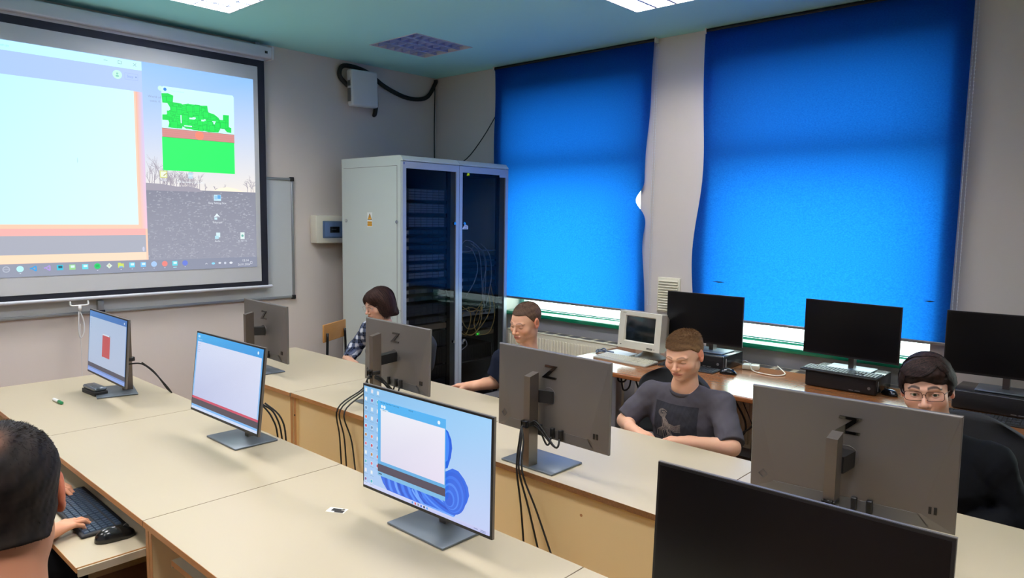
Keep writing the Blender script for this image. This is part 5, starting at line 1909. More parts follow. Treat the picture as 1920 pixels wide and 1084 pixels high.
def paint_head(p, skin, lip, brow, blush=.35, beard=0.0, browthick=1.0, browcol=None, lid=0.0, browstr=.7):
    n = len(p)
    c = np.tile(rgb(skin), (n, 1))
    x, y, z = p[:, 0], p[:, 1], p[:, 2]
    front = y > .03
    red = lerp(c, c * V3(1.06, .72, .66), blush * np.exp(-(((np.abs(x) - .042) / .022) ** 2 + ((z + .032) / .022) ** 2)) * front)
    red = lerp(red, red * V3(1.05, .74, .70), .8 * blush * np.exp(-((x / .014) ** 2 + ((z + .034) / .014) ** 2)) * (y > .08))
    ear = (np.abs(x) > .072) & (np.abs(z) < .045) & (y < .03) & (y > -.05)
    red = lerp(red, red * V3(1.08, .66, .60), ear * .75)
    bw = rgb(brow) if browcol is None else rgb(browcol)
    ax = np.abs(x)
    zb = .0235 + .0045 * np.sin(np.clip((ax - .012) / .038, 0, 1) * PI) - .006 * np.clip((ax - .040) / .012, 0, 1)
    m = np.exp(-(((z - zb) / (.0034 * browthick * (1.1 - .5 * np.clip((ax - .03) / .022, 0, 1)))) ** 4)) * ((ax > .011) & (ax < .053) & front)
    red = lerp(red, bw, browstr * m)
    # lash line and lid crease
    d = np.sqrt((ax - .031) ** 2 + (y - .0735) ** 2 + z ** 2)
    half_ = .0052 * (1 - .86 * lid)
    zu = -.0012 - .0035 * lid + max(half_, .0006) * np.sqrt(np.clip(1 - ((ax - .031) / .0125) ** 2, 0, 1))
    m = (d < .0185) * (np.abs(ax - .031) < .0135) * np.exp(-((z - zu - .0004) / .0013) ** 2) * (y > .07)
    red = lerp(red, rgb('#1c110d'), .85 * m)
    m = (d < .0200) * (np.abs(ax - .031) < .0125) * np.exp(-((z - .0085 + .0025 * lid) / .0012) ** 2) * (y > .07)
    red = lerp(red, red * V3(.72, .62, .60), .35 * m)
    m = np.exp(-((x / .0225) ** 4)) * (np.exp(-((z + .0622) / .0052) ** 4) + np.exp(-((z + .0715) / .0055) ** 4)) * (y > .085)
    red = lerp(red, rgb(lip), .75 * m)
    m = (np.abs(z + .0667) < .0016) * (ax < .023) * (y > .080)
    red = lerp(red, rgb(lip) * .35, .7 * m)
    if beard > 0:
        m = np.exp(-((z + .085) / .03) ** 2) * (y > .0)
        red = lerp(red, red * V3(.72, .70, .72), beard * m)
    m = (ax < .012) & (z < -.038) & (z > -.047) & (y > .095)
    red = lerp(red, red * .35, .5 * m)
    return red


def eyeball(parent, M, s, look=(0, 0), iris='#4a3a2c'):
    n, m_ = 24, 16
    lk = Matrix.Rotation(look[0], 4, 'Z') @ Matrix.Rotation(-look[1], 4, 'X')
    pts, cols, fs = [], [], []
    r = .0126
    for j in range(m_ + 1):
        a = PI * j / m_
        for i in range(n):
            q = 2 * PI * i / n
            pts.append((math.sin(a) * math.cos(q) * r, math.cos(a) * r, math.sin(a) * math.sin(q) * r))
            cols.append(rgb('#0a0a0a') if a < .22 else (rgb(iris) if a < .50 else rgb('#d8cfc6')))
    for j in range(m_):
        for i in range(n):
            fs.append((j * n + i, j * n + (i + 1) % n, (j + 1) * n + (i + 1) % n, (j + 1) * n + i))
    so = Soup()
    P = np.array(pts)
    A = M @ Matrix.Translation((s * .031, .0735, 0)) @ lk
    so.add(xf(P, A), fs, np.array(cols))
    return so.build('eye', EYE_M, parent)


def strands(so, roots, dirs, length, width, cols, rs, curl=.2, seg=3, grav=0.0):
    """small tapering blades of hair, all in one mesh"""
    N = len(roots)
    up = rs.normal(size=(N, 3))
    side = np.cross(dirs, up)
    side /= np.linalg.norm(side, axis=1)[:, None] + 1e-9
    P = roots.copy()
    d = dirs.copy()
    L = length if isinstance(length, np.ndarray) else np.full(N, length)
    V = []
    for k in range(seg + 1):
        w = width * (1 - (k / seg) ** 1.5 * .85)
        V.append(P - side * w / 2)
        V.append(P + side * w / 2)
        d = d + rs.normal(size=(N, 3)) * curl / seg + np.array([0, 0, -grav / seg])
        d /= np.linalg.norm(d, axis=1)[:, None]
        P = P + d * (L / seg)[:, None]
    A = np.stack(V, 1).reshape(-1, 3)
    w_ = 2 * (seg + 1)
    fs = []
    for i in range(N):
        o = i * w_
        for k in range(seg):
            fs.append((o + 2 * k, o + 2 * k + 1, o + 2 * k + 3, o + 2 * k + 2))
    so.add(A, fs, np.repeat(cols, w_, axis=0))


def vnormals(pts, quads):
    q = np.array(quads)
    n = np.zeros_like(pts)
    a, b_, c_, d_ = (pts[q[:, k]] for k in range(4))
    fn = np.cross(c_ - a, d_ - b_)
    for k in range(4):
        np.add.at(n, q[:, k], fn)
    n /= np.linalg.norm(n, axis=1)[:, None] + 1e-12
    return n


def frame(y_dir, up=(0, 0, 1), origin=(0, 0, 0)):
    y = Vector(y_dir).normalized()
    u = Vector(up)
    x = y.cross(u)
    if x.length < 1e-5:
        x = y.orthogonal()
    x.normalize()
    z = x.cross(y)
    return Matrix(((x.x, y.x, z.x, origin[0]), (x.y, y.y, z.y, origin[1]), (x.z, y.z, z.z, origin[2]), (0, 0, 0, 1)))


def hand_ops(side, curl, fl, rad=1.0, spread=1.0, thumb=.5):
    """hand with the wrist at the origin, fingers along +y, palm facing -z; side=+1: thumb at -x (right hand, palm down)"""
    o = [C((0, -fl, 0), (0, -.02, 0), .040 * rad, .0255 * rad, .02), C((0, -.03, 0), (0, .02, 0), .0255 * rad, .022 * rad, .02, sx=1.15)]
    for k in range(4):
        x = (-.028 + k * .0188) * side
        o.append(C((x * .45, .01, 0), (x, .085 - .004 * abs(k - 1) - (.008 if k == 3 else 0), .002), .0150, .0105, .014))
    L = [(.042, .025, .020), (.046, .029, .021), (.043, .027, .021), (.034, .021, .018)]
    for k in range(4):
        x = (-.028 + k * .0188) * side
        p = Vector((x, .085 - .004 * abs(k - 1) - (.008 if k == 3 else 0), .002))
        c0, c1, c2 = curl[k] if isinstance(curl[0], (list, tuple)) else curl
        ang = 0
        fan = (k - 1.4) * .07 * side * spread
        r = (.0094, .0084, .0076, .0066)
        for j, (l, cc) in enumerate(zip(L[k], (c0, c1, c2))):
            ang += cc
            d = Vector((math.sin(fan) * math.cos(ang), math.cos(fan) * math.cos(ang), -math.sin(ang)))
            q = p + d * l
            o.append(C(tuple(p), tuple(q), r[j] * (.9 if k == 3 else 1), r[j + 1] * (.9 if k == 3 else 1), .0035))
            p = q
    p0 = Vector((-.018 * side, .012, -.006))
    p1 = Vector((-.042 * side, .042, -.014 - .008 * thumb))
    p2 = Vector((-.052 * side + .004 * side * thumb, .072, -.020 - .012 * thumb))
    p3 = Vector((-.050 * side + .012 * side * thumb, .096, -.024 - .016 * thumb))
    o += [C(tuple(p0), tuple(p1), .0165, .0125, .012), C(tuple(p1), tuple(p2), .0115, .0098, .004), C(tuple(p2), tuple(p3), .0096, .0078, .003)]
    return o


def make_person(label, loc, rz, P):
    """P: pose and look. body frame: x = person's right, y = forward, z up, origin on the floor"""
    t = thing('person', label, 'person', loc, rz)
    S = P.get('scale', 1.0)
    skin = P['skin']
    body = Soup()
    pel = Vector(P.get('pelvis', (0, -.10, .55)))
    chest = Vector(P.get('chest', (0, -.05, .82)))
    neck = Vector(P.get('neck', (0, -.02, 1.00)))
    hc = Vector(P.get('head', (0, .02, 1.15)))
    hr = P.get('head_rot', (0, 0, 0))          # yaw, pitch (down +), roll
    MH = Matrix.Translation(hc) @ Matrix.Rotation(hr[0], 4, 'Z') @ Matrix.Rotation(-hr[1], 4, 'X') @ Matrix.Rotation(hr[2], 4, 'Y') @ Matrix.Diagonal(Vector(tuple(P['head_scale']) + (1,)) if isinstance(P.get('head_scale'), tuple) else Vector((P.get('head_scale', 1.0),) * 3 + (1,)))
    # head and neck
    IH = MH.inverted()
    nb = IH @ neck
    nb2 = IH @ (neck + Vector((0, -.02, -.07)))
    ops = head_ops(**P.get('face', {}))
    nr = P.get('neck_r', .054)
    ops.insert(1, C((0, -.022, -.045), tuple(nb), nr * .96, nr * 1.04, .03))
    ops.insert(2, C(tuple(nb), tuple(nb2), nr * 1.04, nr * 1.5, .03))
    h = P.get('head_h', .0023)
    lo = [min(-.10, nb2.x - .09), min(-.13, nb2.y - .10), min(-.13, nb2.z - .03)]
    hi = [max(.10, nb2.x + .09), max(.135, nb2.y + .09), .128]
    pts, quads = sdf_mesh(ops, lo, hi, h)
    col = paint_head(pts, skin, P.get('lip', '#b0665c'), P.get('brow', '#3a2a20'), lid=P.get('face', {}).get('lid', 0.0), **P.get('paint', {}))
    if 'scalp' in P:
        f = P['scalp']
        m = f(pts)
        col = lerp(col, rgb(P['hair_col']), m)
    body.add(xf(pts, MH), quads, col)
    # trunk and upper arms inside the clothes
    arms = []
    for s in (1, -1):
        a = P['arm_r'] if s == 1 else P['arm_l']
        arms.append((s, Vector(a['sh']), Vector(a['el']), Vector(a['wr']), Vector(a['hand_dir']), a))
    tr = [C(tuple(pel), tuple(chest), .115, .125, 0, sx=1.28),
          C(tuple(chest), tuple(neck + Vector((0, -.02, -.09))), .12, .07, .05, sx=1.2)]
    for s, sh, el, wr, hd, a in arms:
        tr.append(C(tuple(neck + Vector((0, -.01, -.04))), tuple(sh), .05, .052, .05))
        tr.append(C(tuple(sh), tuple(el), .046, .038, .03))
        tr.append(C(tuple(el), tuple(el + (wr - el) * .4), .039, .038, .01))
    allp = [pel, chest, neck] + [q for (_, sh, el, wr, _, _) in arms for q in (sh, el)]
    leg = []
    kf, ks = P.get('knee', (.42, .13))
    for s in (1, -1):
        kn = pel + Vector((s * ks, kf, -.03))
        ft = Vector((s * ks, kn.y + .02, .07))
        leg += [C(tuple(pel + Vector((s * .08, .0, -.02))), tuple(kn), .082, .058, .05), C(tuple(kn), tuple(ft), .054, .038, .02), C(tuple(ft), (ft.x, ft.y + .14, .045), .040, .034, .02)]
    pts, quads = sdf_mesh(tr, [min(q.x for q in allp) - .17, min(q.y for q in allp) - .16, .42], [max(q.x for q in allp) + .17, max(q.y for q in allp) + .22, neck.z + .03], .008)
    body.add(pts, quads, rgb(skin))
    pts, quads = sdf_mesh(leg, [-.36, pel.y - .12, .005], [.36, pel.y + .80, pel.z + .10], .010)
    body.add(pts, quads, rgb(skin))
    for s, sh, el, wr, hd, a in arms:
        MW = frame(wr - el, a.get('up', (0, 0, 1)), wr)
        fl = (wr - el).length
        # hand may bend at the wrist
        ho = hand_ops(s, a.get('curl', (.35, .5, .35)), fl, a.get('rad', 1.0), thumb=a.get('thumb', .5), spread=a.get('spread', 1.0))
        MHd = frame(hd, a.get('up', (0, 0, 1)), wr)
        # forearm stays in the elbow frame, hand ops in the hand frame: build in the hand frame
        FI = MHd.inverted()
        e_ = FI @ el
        fo_ = [C(tuple(e_), tuple(Vector((0, -.02, 0)) if e_.y < -.02 else (0, 0, 0)), .040 * a.get('rad', 1.0), .0265 * a.get('rad', 1.0), .02)] + ho[1:]
        lo = [min(-.085, e_.x - .06), min(-.05, e_.y - .06), min(-.09, e_.z - .06)]
        hi = [max(.085, e_.x + .06), max(.205, e_.y + .06), max(.05, e_.z + .06)]
        pts, quads = sdf_mesh(fo_, lo, hi, a.get('h', .0034))
        c = np.tile(rgb(skin), (len(pts), 1))
        c = lerp(c, c * V3(1.05, .78, .74), .5 * np.clip((pts[:, 1] - .12) / .05, 0, 1))
        body.add(xf(pts, MHd), quads, c)
    bo = body.build('body', SKIN_M, t)
    for s in (-1, 1):
        eyeball(bo, MH, s, P.get('look', (0, 0)), P.get('iris', '#5a4636'))
    # trousers
    tr2 = [(k_, f_, kk) for k_, f_, kk in leg]
    tr2 = [('+', (lambda f_: lambda P_: f_(P_) - .012)(f_), kk) for k_, f_, kk in leg if True]
    tr2.append(C(tuple(pel + Vector((0, 0, -.02))), tuple(pel + Vector((0, 0, .06))), .125, .125, .04, sx=1.3))
    tr2.append(H((0, 0, .10), (0, 0, -1)))
    pts, quads = sdf_mesh(tr2, [-.38, pel.y - .16, .06], [.38, pel.y + .72, pel.z + .14], .012)
    so = Soup(); so.add(pts, quads, rgb(P.get('trousers', '#15171c'))); so.build('trousers', CLOTH_M, t)
    for s in (1, -1):
        b_ = MB(); fx, fy = s * ks, pel.y + kf + .02
        b_.rbox(fx - .048, fx + .048, fy - .09, fy + .19, .0, .028, r=.012, seg=3); b_.rbox(fx - .045, fx + .045, fy - .085, fy + .18, .02, .095, r=.035, seg=4)
        b_.build('shoe', M_blkm, t)
    # top
    sl = P.get('sleeve', .85)
    ext = P.get('loose', .016)
    top = [C(tuple(pel + Vector((0, 0, .02))), tuple(chest), .130 + ext * .4, .128 + ext, 0, sx=1.28),
           C(tuple(chest), tuple(neck + Vector((0, -.02, -.085))), .125 + ext * .6, .072, .05, sx=1.22)]
    for s, sh, el, wr, hd, a in arms:
        top.append(C(tuple(neck + Vector((0, -.012, -.045))), tuple(sh), .056, .062, .045))
    body_top = list(top)
    lo = [min(q.x for q in allp) - .19, min(q.y for q in allp) - .19, .50]
    hi = [max(q.x for q in allp) + .19, max(q.y for q in allp) + .24, neck.z + .06]
    sleeves = []
    for s, sh, el, wr, hd, a in arms:
        d = (el - sh)
        if sl <= 1:
            cuff = sh + d * sl
            f1 = lambda P_, sh=sh, cuff=cuff, d=d: np.maximum(f_cap(P_, tuple(sh), tuple(cuff + d * .2), .060, .064), (P_ - V3(*cuff)) @ V3(*(d.normalized())))
            sleeves.append(('+', f1, .035))
        else:
            cuff = el + (wr - el) * (sl - 1)
            dd = (wr - el)
            f1 = lambda P_, sh=sh, el=el: f_cap(P_, tuple(sh), tuple(el), .060, .053)
            f2 = lambda P_, el=el, cuff=cuff, dd=dd: np.maximum(f_cap(P_, tuple(el), tuple(cuff + dd * .1), .053, .043), (P_ - V3(*cuff)) @ V3(*(dd.normalized())))
            sleeves += [('+', f1, .035), ('+', f2, .03)]
            for q in (cuff,):
                lo = [min(lo[0], q.x - .08), min(lo[1], q.y - .08), lo[2]]
                hi = [max(hi[0], q.x + .08), max(hi[1], q.y + .08), hi[2]]
    top += sleeves
    amp = P.get('fold', .0035)
    top.append(('n', lambda P_: amp * noise3(P_ * V3(1, 1, .55), 34, P.get('seed', 1)) + amp * .6 * noise3(P_ * V3(1, .6, 1), 80, P.get('seed', 1) + 5), 0))
    # neck opening
    nd = (MH @ Vector((0, -.02, -.05))) - neck
    cr = P.get('collar_r', .064)
    top.append(C(tuple(neck + Vector((0, .004, -.012))), tuple(neck + nd * 2 + Vector((0, .01, .05))), cr, cr * 1.25, .006, '-'))
    pts, quads = sdf_mesh(top, lo, hi, P.get('cloth_h', .006))
    so = Soup()
    cc = P['cloth'](pts) if callable(P['cloth']) else rgb(P['cloth'])
    so.add(pts, quads, cc)
    shirt = so.build(P.get('cloth_name', 't_shirt'), CLOTH_M, t)
    # ribbed collar
    if P.get('collar', True):
        axis = (nd * 1).normalized()
        Mc = frame(axis, (0, 1, 0), neck + Vector((0, .006, -.013)))
        so = Soup()
        n_ = 48
        pr_ = []
        for i in range(n_):
            a_ = 2 * PI * i / n_
            for j in range(8):
                q = 2 * PI * j / 8
                rr = cr + .002 + .0035 * math.cos(q)
                pr_.append((math.cos(a_) * rr, .010 * math.sin(q) - .004 - .012 * max(0, math.sin(a_)), math.sin(a_) * rr))
        fs = [(i * 8 + j, i * 8 + (j + 1) % 8, ((i + 1) % n_) * 8 + (j + 1) % 8, ((i + 1) % n_) * 8 + j) for i in range(n_) for j in range(8)]
        so.add(xf(np.array(pr_), Mc), fs, rgb(P['collar_col']) if 'collar_col' in P else (rgb(P['cloth']) * .85 if not callable(P['cloth']) else rgb('#30343c')))
        so.build('collar', CLOTH_M, shirt)
    # hair
    if 'hair' in P:
        so = Soup()
        P['hair'](so)
        for i in range(len(so.p)):
            so.p[i] = xf(so.p[i], MH)
        so.build('hair', HAIR_M, t)
    if P.get('glasses'):
        make_glasses(t, MH, P['glasses'])
    return t, MH, shirt, bo


def make_glasses(t, MH, kind):
    col, hw, hh, rr, thin = kind['col'], kind['hw'], kind['hh'], kind['pw'], kind['r']
    m = mat('glasses_frame_' + kind['name'], col, rough=.3, metal=.6)
    g_ = MB(); g_.T = MH
    for s in (-1, 1):
        cx = s * .033
        pts = []
        for i in range(28):
            a = 2 * PI * i / 28
            c_, s_ = math.cos(a), math.sin(a)
            x = cx + hw * math.copysign(abs(c_) ** (2 / rr), c_)
            z = -.002 + hh * math.copysign(abs(s_) ** (2 / rr), s_)
            pts.append((x, .1045 - .10 * (abs(x) - .01) ** 2 / .05 - .004 * abs(x) / .05, z))
        g_.tube(pts + [pts[0]], thin, n=6, smooth_path=1)
        g_.tube([(cx + s * (hw - .001), .099, .006), (s * .064, .090, .008), (s * .0715, .05, .006), (s * .0765, .0, .004), (s * .0765, -.012, -.006)], thin * 1.1, n=6)
    g_.tube([(-.033 + hw, .1035, .002), (0, .1085, .006), (.033 - hw, .1035, .002)], thin, n=6)
    o = g_.build('glasses', m, t)
    for s in (-1, 1):
        l = MB(); l.T = MH
        cx = s * .033
        pts = []
        for i in range(28):
            a = 2 * PI * i / 28
            c_, s_ = math.cos(a), math.sin(a)
            pts.append((cx + hw * .97 * math.copysign(abs(c_) ** (2 / rr), c_), .1035 - .10 * (abs(cx) - .01) ** 2 / .05, -.002 + hh * .97 * math.copysign(abs(s_) ** (2 / rr), s_)))
        l.add(pts, [list(range(28))])
        l.build('lens', M_lens, o)


M_lens = mat_glass('eyeglass_lens', (.96, .96, .96), gloss=.01)


# ---- hair styles -----------------------------------------------------------
def short_hair(thick, col, col2, n=9000, length=.012, front_z=.062, side_z=-.005, back_z=-.045, neckr=.052, fringe=0.0, seed=1, fwd=.5, width=.0014, bald=None, up=.6, h=.003, side_in=0.0, parting=None):
    """cap of hair cut along a hairline, with fine blades on top"""
    def f(so):
        rs = np.random.RandomState(seed)

        def line(P_):
            # hairline height as a function of the position around the head
            y = P_[:, 1]
            ax = np.abs(P_[:, 0])
            zl = np.where(y > .045, front_z - .10 * np.clip(ax - .045, 0, 1) - fringe * np.exp(-(ax / .05) ** 2), 0)
            t1 = np.clip((y - .0) / .045, 0, 1)
            zl = np.where(y <= .045, side_z + (front_z - side_z - .10 * np.clip(ax - .045, 0, 1)) * t1 ** 1.5, zl)
            t2 = np.clip((-y - .02) / .05, 0, 1)
            zl = np.where(y <= .0, side_z + (back_z - side_z) * t2, zl)
            return zl
        base = lambda P_: smin(f_ell(P_, (0, -.018, .035), (.0745, .094, .083)), f_ell(P_, (0, .028, -.002), (.0625, .066, .078)), .03)
        neckf = lambda P_: f_cap(P_, (0, -.022, -.045), (0, -.05, -.16), neckr, neckr * 1.05)
        ops = [('+', lambda P_: smin(base(P_), neckf(P_), .03), 0)]
        def th(P_):
            z = P_[:, 2]
            k = np.clip((z - side_z) / .07, .25, 1)
            tt = thick * k + .0012
            if bald is not None:
                bx, by, bz, br = bald
                d = np.sqrt((P_[:, 0] - bx) ** 2 + (P_[:, 1] - by) ** 2 + (P_[:, 2] - bz) ** 2)
                tt = tt - (thick * .4) * np.exp(-(d / br) ** 4)
            return -tt - .0012 * noise3(P_, 260, seed)
        ops.append(('n', th, 0))
        ops.append(('&', lambda P_: (line(P_) - P_[:, 2]) * .8, .006))
        # keep the ears free
        for s in (-1, 1):
            ops.append(E((s * .083, -.010, -.004), (.018, .023, .036), .004, '-'))
        pts, quads = sdf_mesh(ops, [-.11, -.14, -.12], [.11, .125, .15], h)
        nrm = vnormals(pts, quads)
        mixv = (noise3(pts.astype(np.float32), 180, seed + 3) * .5 + .5)
        cc_ = lerp(np.tile(rgb(col), (len(pts), 1)), rgb(col2), mixv)
        if bald is not None:
            bx, by, bz, br = bald
            d = np.sqrt(((pts - np.array([bx, by, bz])) ** 2).sum(1))
            cc_ = lerp(cc_, rgb('#9c6b50'), .92 * np.exp(-(d / br) ** 3) * (.75 + .25 * mixv))
        so.add(pts, quads, cc_)
        idx = rs.randint(0, len(pts), n)
        ok = (line(pts[idx].astype(np.float32)) < pts[idx][:, 2] + .012) & (base(pts[idx].astype(np.float32)) > .0008)
        if bald is not None:
            bx, by, bz, br = bald
            d = np.sqrt(((pts[idx] - np.array([bx, by, bz])) ** 2).sum(1))
            ok &= rs.rand(n) > .93 * np.exp(-(d / (br * 1.1)) ** 3)
        idx = idx[ok]
        roots = pts[idx] + rs.normal(size=(len(idx), 3)) * .0006
        nn = nrm[idx]
        # flow: from the crown forwards and down the sides
        crown = np.array([0, -.07, .10])
        fl = pts[idx] - crown
        fl -= nn * (fl * nn).sum(1)[:, None]
        fl /= np.linalg.norm(fl, axis=1)[:, None] + 1e-9
        if parting is not None:
            fl = fl * .4 + np.array([parting, .2, 0]) * .6
        topw = np.clip((pts[idx][:, 2] - .06) / .05, 0, 1)[:, None]
        dirs = nn * (up * topw + .15) + fl * fwd + rs.normal(size=fl.shape) * .15
        dirs /= np.linalg.norm(dirs, axis=1)[:, None]
        L = length * (.45 + .7 * topw[:, 0]) * rs.uniform(.6, 1.1, len(idx))
        cols = lerp(np.tile(rgb(col), (len(idx), 1)), rgb(col2), rs.rand(len(idx)))
        strands(so, roots - nn * .002, dirs, L, width, cols, rs, curl=.25)
    return f


def flow_hair(col, col2, locks, cap, seed=1, n=26, width=.0022, h=.003, extra=None):
    """a solid cap (list of sdf ops) plus long locks that follow guide curves"""
    def f(so):
        rs = np.random.RandomState(seed)
        pts, quads = sdf_mesh(cap, [-.13, -.16, -.17], [.13, .135, .165], h)
        streak = noise3((pts * np.array([3.0, 1.2, .6])).astype(np.float32), 110, seed) * .5 + .5
        so.add(pts, quads, lerp(np.tile(rgb(col), (len(pts), 1)), rgb(col2), streak * .8))
        for g_ in locks:
            G = np.array(g_['pts'], float)
            sp = g_.get('spread', .008)
            for k in range(g_.get('n', n)):
                off = rs.normal(size=3) * sp
                tip = rs.normal(size=3) * sp * .8
                # catmull samples
                Q = []
                for i in range(len(G) - 1):
                    p0, p1, p2, p3 = G[max(i - 1, 0)], G[i], G[i + 1], G[min(i + 2, len(G) - 1)]
                    for u_ in (0, .25, .5, .75):
                        Q.append(.5 * (2 * p1 + (p2 - p0) * u_ + (2 * p0 - 5 * p1 + 4 * p2 - p3) * u_ ** 2 + (3 * p1 - p0 - 3 * p2 + p3) * u_ ** 3))
                Q.append(G[-1])
                Q = np.array(Q)
                s_ = np.linspace(0, 1, len(Q))[:, None]
                Q = Q + off * np.minimum(1, .3 + s_ * 1.5) + tip * s_ ** 2
                Qf = Q.astype(np.float32)
                for _ in range(2):
                    dd = evalf(cap, Qf)
                    gr = np.stack([evalf(cap, Qf + V3(*e_)) - dd for e_ in ((.002, 0, 0), (0, .002, 0), (0, 0, .002))], 1)
                    gr /= np.linalg.norm(gr, axis=1)[:, None] + 1e-9
                    tgt = np.clip(dd, .0004, .0035)
                    near = (Qf[:, 2] > g_.get('free', -.095))[:, None]
                    Qf = Qf + gr * (tgt - dd)[:, None] * near
                Q = Qf.astype(float)
                cut = int(len(Q) * rs.uniform(.8, 1.0))
                Q = Q[:max(cut, 3)]
                T_ = np.gradient(Q, axis=0)
                out = Q - np.array([0, -.02, .02])
                sd = np.cross(T_, out)
                sd /= np.linalg.norm(sd, axis=1)[:, None] + 1e-9
                w = width * (1 - np.linspace(0, 1, len(Q)) ** 3 * .8)[:, None]
                A = np.empty((2 * len(Q), 3))
                A[0::2] = Q - sd * w
                A[1::2] = Q + sd * w
                c = rgb(col) + (rgb(col2) - rgb(col)) * rs.rand() ** 1.5
                so.add(A, [(2 * i, 2 * i + 1, 2 * i + 3, 2 * i + 2) for i in range(len(Q) - 1)], c)
        if extra:
            extra(so, rs)
    return f

# ------------------------------------------------------------------ the five people
def plaid(pts):
    c = np.tile(rgb('#11141d'), (len(pts), 1))
    u = (pts[:, 0] * 1.0 + pts[:, 1] * .35) / .058
    v = (pts[:, 2] + pts[:, 1] * .25) / .058
    a = (u - np.floor(u)) < .46
    b_ = (v - np.floor(v)) < .46
    c[a ^ b_] = rgb('#5b6378')
    c[a & b_] = rgb('#c9ccd6')
    th = (np.abs(u - np.floor(u) - .73) < .05) | (np.abs(v - np.floor(v) - .73) < .05)
    c[th & ~(a & b_)] = rgb('#39415a')
    return c


bob_cap = [E((0, -.026, .036), (.088, .106, .094)),
           E((0, .03, .05), (.078, .070, .062), .02),
           E((.074, -.012, -.030), (.024, .062, .072), .03), E((-.074, -.012, -.030), (.024, .062, .072), .03),
           E((0, -.078, -.035), (.078, .046, .092), .04),
           E((.030, -.095, -.10), (.045, .03, .035), .03), E((-.030, -.095, -.10), (.045, .03, .035), .03),
           E((0, .128, -.030), (.049, .085, .096), .012, '-'),
           ('n', lambda P_: .0022 * noise3(P_ * V3(1.6, 1.2, .35), 150, 4), 0),
           H((0, 0, -.118), (0, 0, -1), .015)]
bob_locks = []
for s in (-1, 1):
    for k in range(12):
        a = k / 11
        y0 = .085 - .16 * a
        bob_locks.append(dict(pts=[(s * .008, .045 - .09 * a, .134), (s * .055, y0 * .9, .112), (s * (.088 + .004 * (k % 2)), y0 * .8 - .01, .03), (s * .094, y0 * .62 - .01, -.04), (s * (.078 - .01 * (k % 3 == 0)), y0 * .55 - .015, -.10 - .010 * (k % 3))], n=22, spread=.007))
for s in (-1, 1):
    bob_locks.append(dict(pts=[(s * .004, .05, .133), (s * .03, .098, .095), (s * .056, .096, .045), (s * .070, .075, -.01), (s * .076, .058, -.06)], n=40, spread=.007))
    bob_locks.append(dict(pts=[(s * .002, .055, .13), (s * .018, .108, .085), (s * .046, .106, .045), (s * .062, .088, .012)], n=26, spread=.006))
for k in range(9):
    a = -.9 + 1.8 * k / 8
    bob_locks.append(dict(pts=[(a * .03, -.06, .128), (a * .06, -.118, .08), (a * .075, -.135, .0), (a * .072, -.125, -.07), (a * .06, -.108, -.112)], n=26, spread=.007))

P1 = dict(skin='#d3a48c', lip='#b3685f', brow='#2a1c18', pelvis=(0, -.10, .55), chest=(0, -.06, .80), neck=(0, -.03, .985), head=(.01, .015, 1.135), head_rot=(R(-2), R(14), R(3)), head_scale=(1.0, 1.0, .96), neck_r=.050,
          face=dict(jaw=.92, lid=.55, nose=.95), look=(0, R(-22)), iris='#4a3324',
          arm_r=dict(sh=(.175, -.02, .925), el=(.305, .02, .765), wr=(.215, .135, .715), hand_dir=(-.9, .1, -.2), curl=(.5, .6, .4)),
          arm_l=dict(sh=(-.175, -.02, .935), el=(-.27, .05, .745), wr=(-.11, .16, .690), hand_dir=(.9, .1, -.1), curl=(.3, .4, .3)),
          sleeve=1.97, loose=.014, fold=.004, cloth=plaid, cloth_name='plaid_shirt', collar_col='#1a1e2a', collar_r=.066, cloth_h=.0055,
          hair=flow_hair('#1d1210', '#49302a', bob_locks, bob_cap, seed=3), glasses=dict(name='thin_round', col='#8d8a88', hw=.0235, hh=.021, pw=2.2, r=.0008), seed=3)
make_person('person with a chin-length brown bob, thin round glasses and black-and-white plaid shirt', (-4.17, 3.14, 0), PI, P1)

P2 = dict(skin='#d6a286', lip='#b8635a', brow='#43281a', pelvis=(0, -.10, .55), chest=(.0, -.05, .80), neck=(-.035, -.02, .985), head=(-.045, .02, 1.170), head_rot=(R(0), R(15), R(-3)), head_scale=(.99, .99, .93),
          neck_r=.050, face=dict(jaw=.97, lid=.96, nose=1.05), look=(0, R(-28)), paint=dict(blush=.45), iris='#5a6a6a',
          arm_r=dict(sh=(.185, -.03, .905), el=(.225, -.005, .76), wr=(.315, .125, .742), hand_dir=(.88, .20, -.06), curl=(.35, .5, .4), rad=1.08),
          arm_l=dict(sh=(-.185, -.03, .915), el=(-.25, .04, .755), wr=(-.14, .14, .690), hand_dir=(.9, .1, -.1), curl=(.3, .4, .3)),
          sleeve=.72, loose=.015, cloth='#141a2b', cloth_name='t_shirt', fold=.003, collar_r=.066,
          hair=short_hair(.0040, '#43322a', '#6a5240', n=26000, length=.0055, front_z=.070, side_z=.008, back_z=-.05, seed=2, width=.0011, up=.9, fwd=.25), seed=8)
make_person('young person with buzz-cut brown hair in a navy T-shirt, looking down to the left', (-2.775, 3.12, 0), PI, P2)

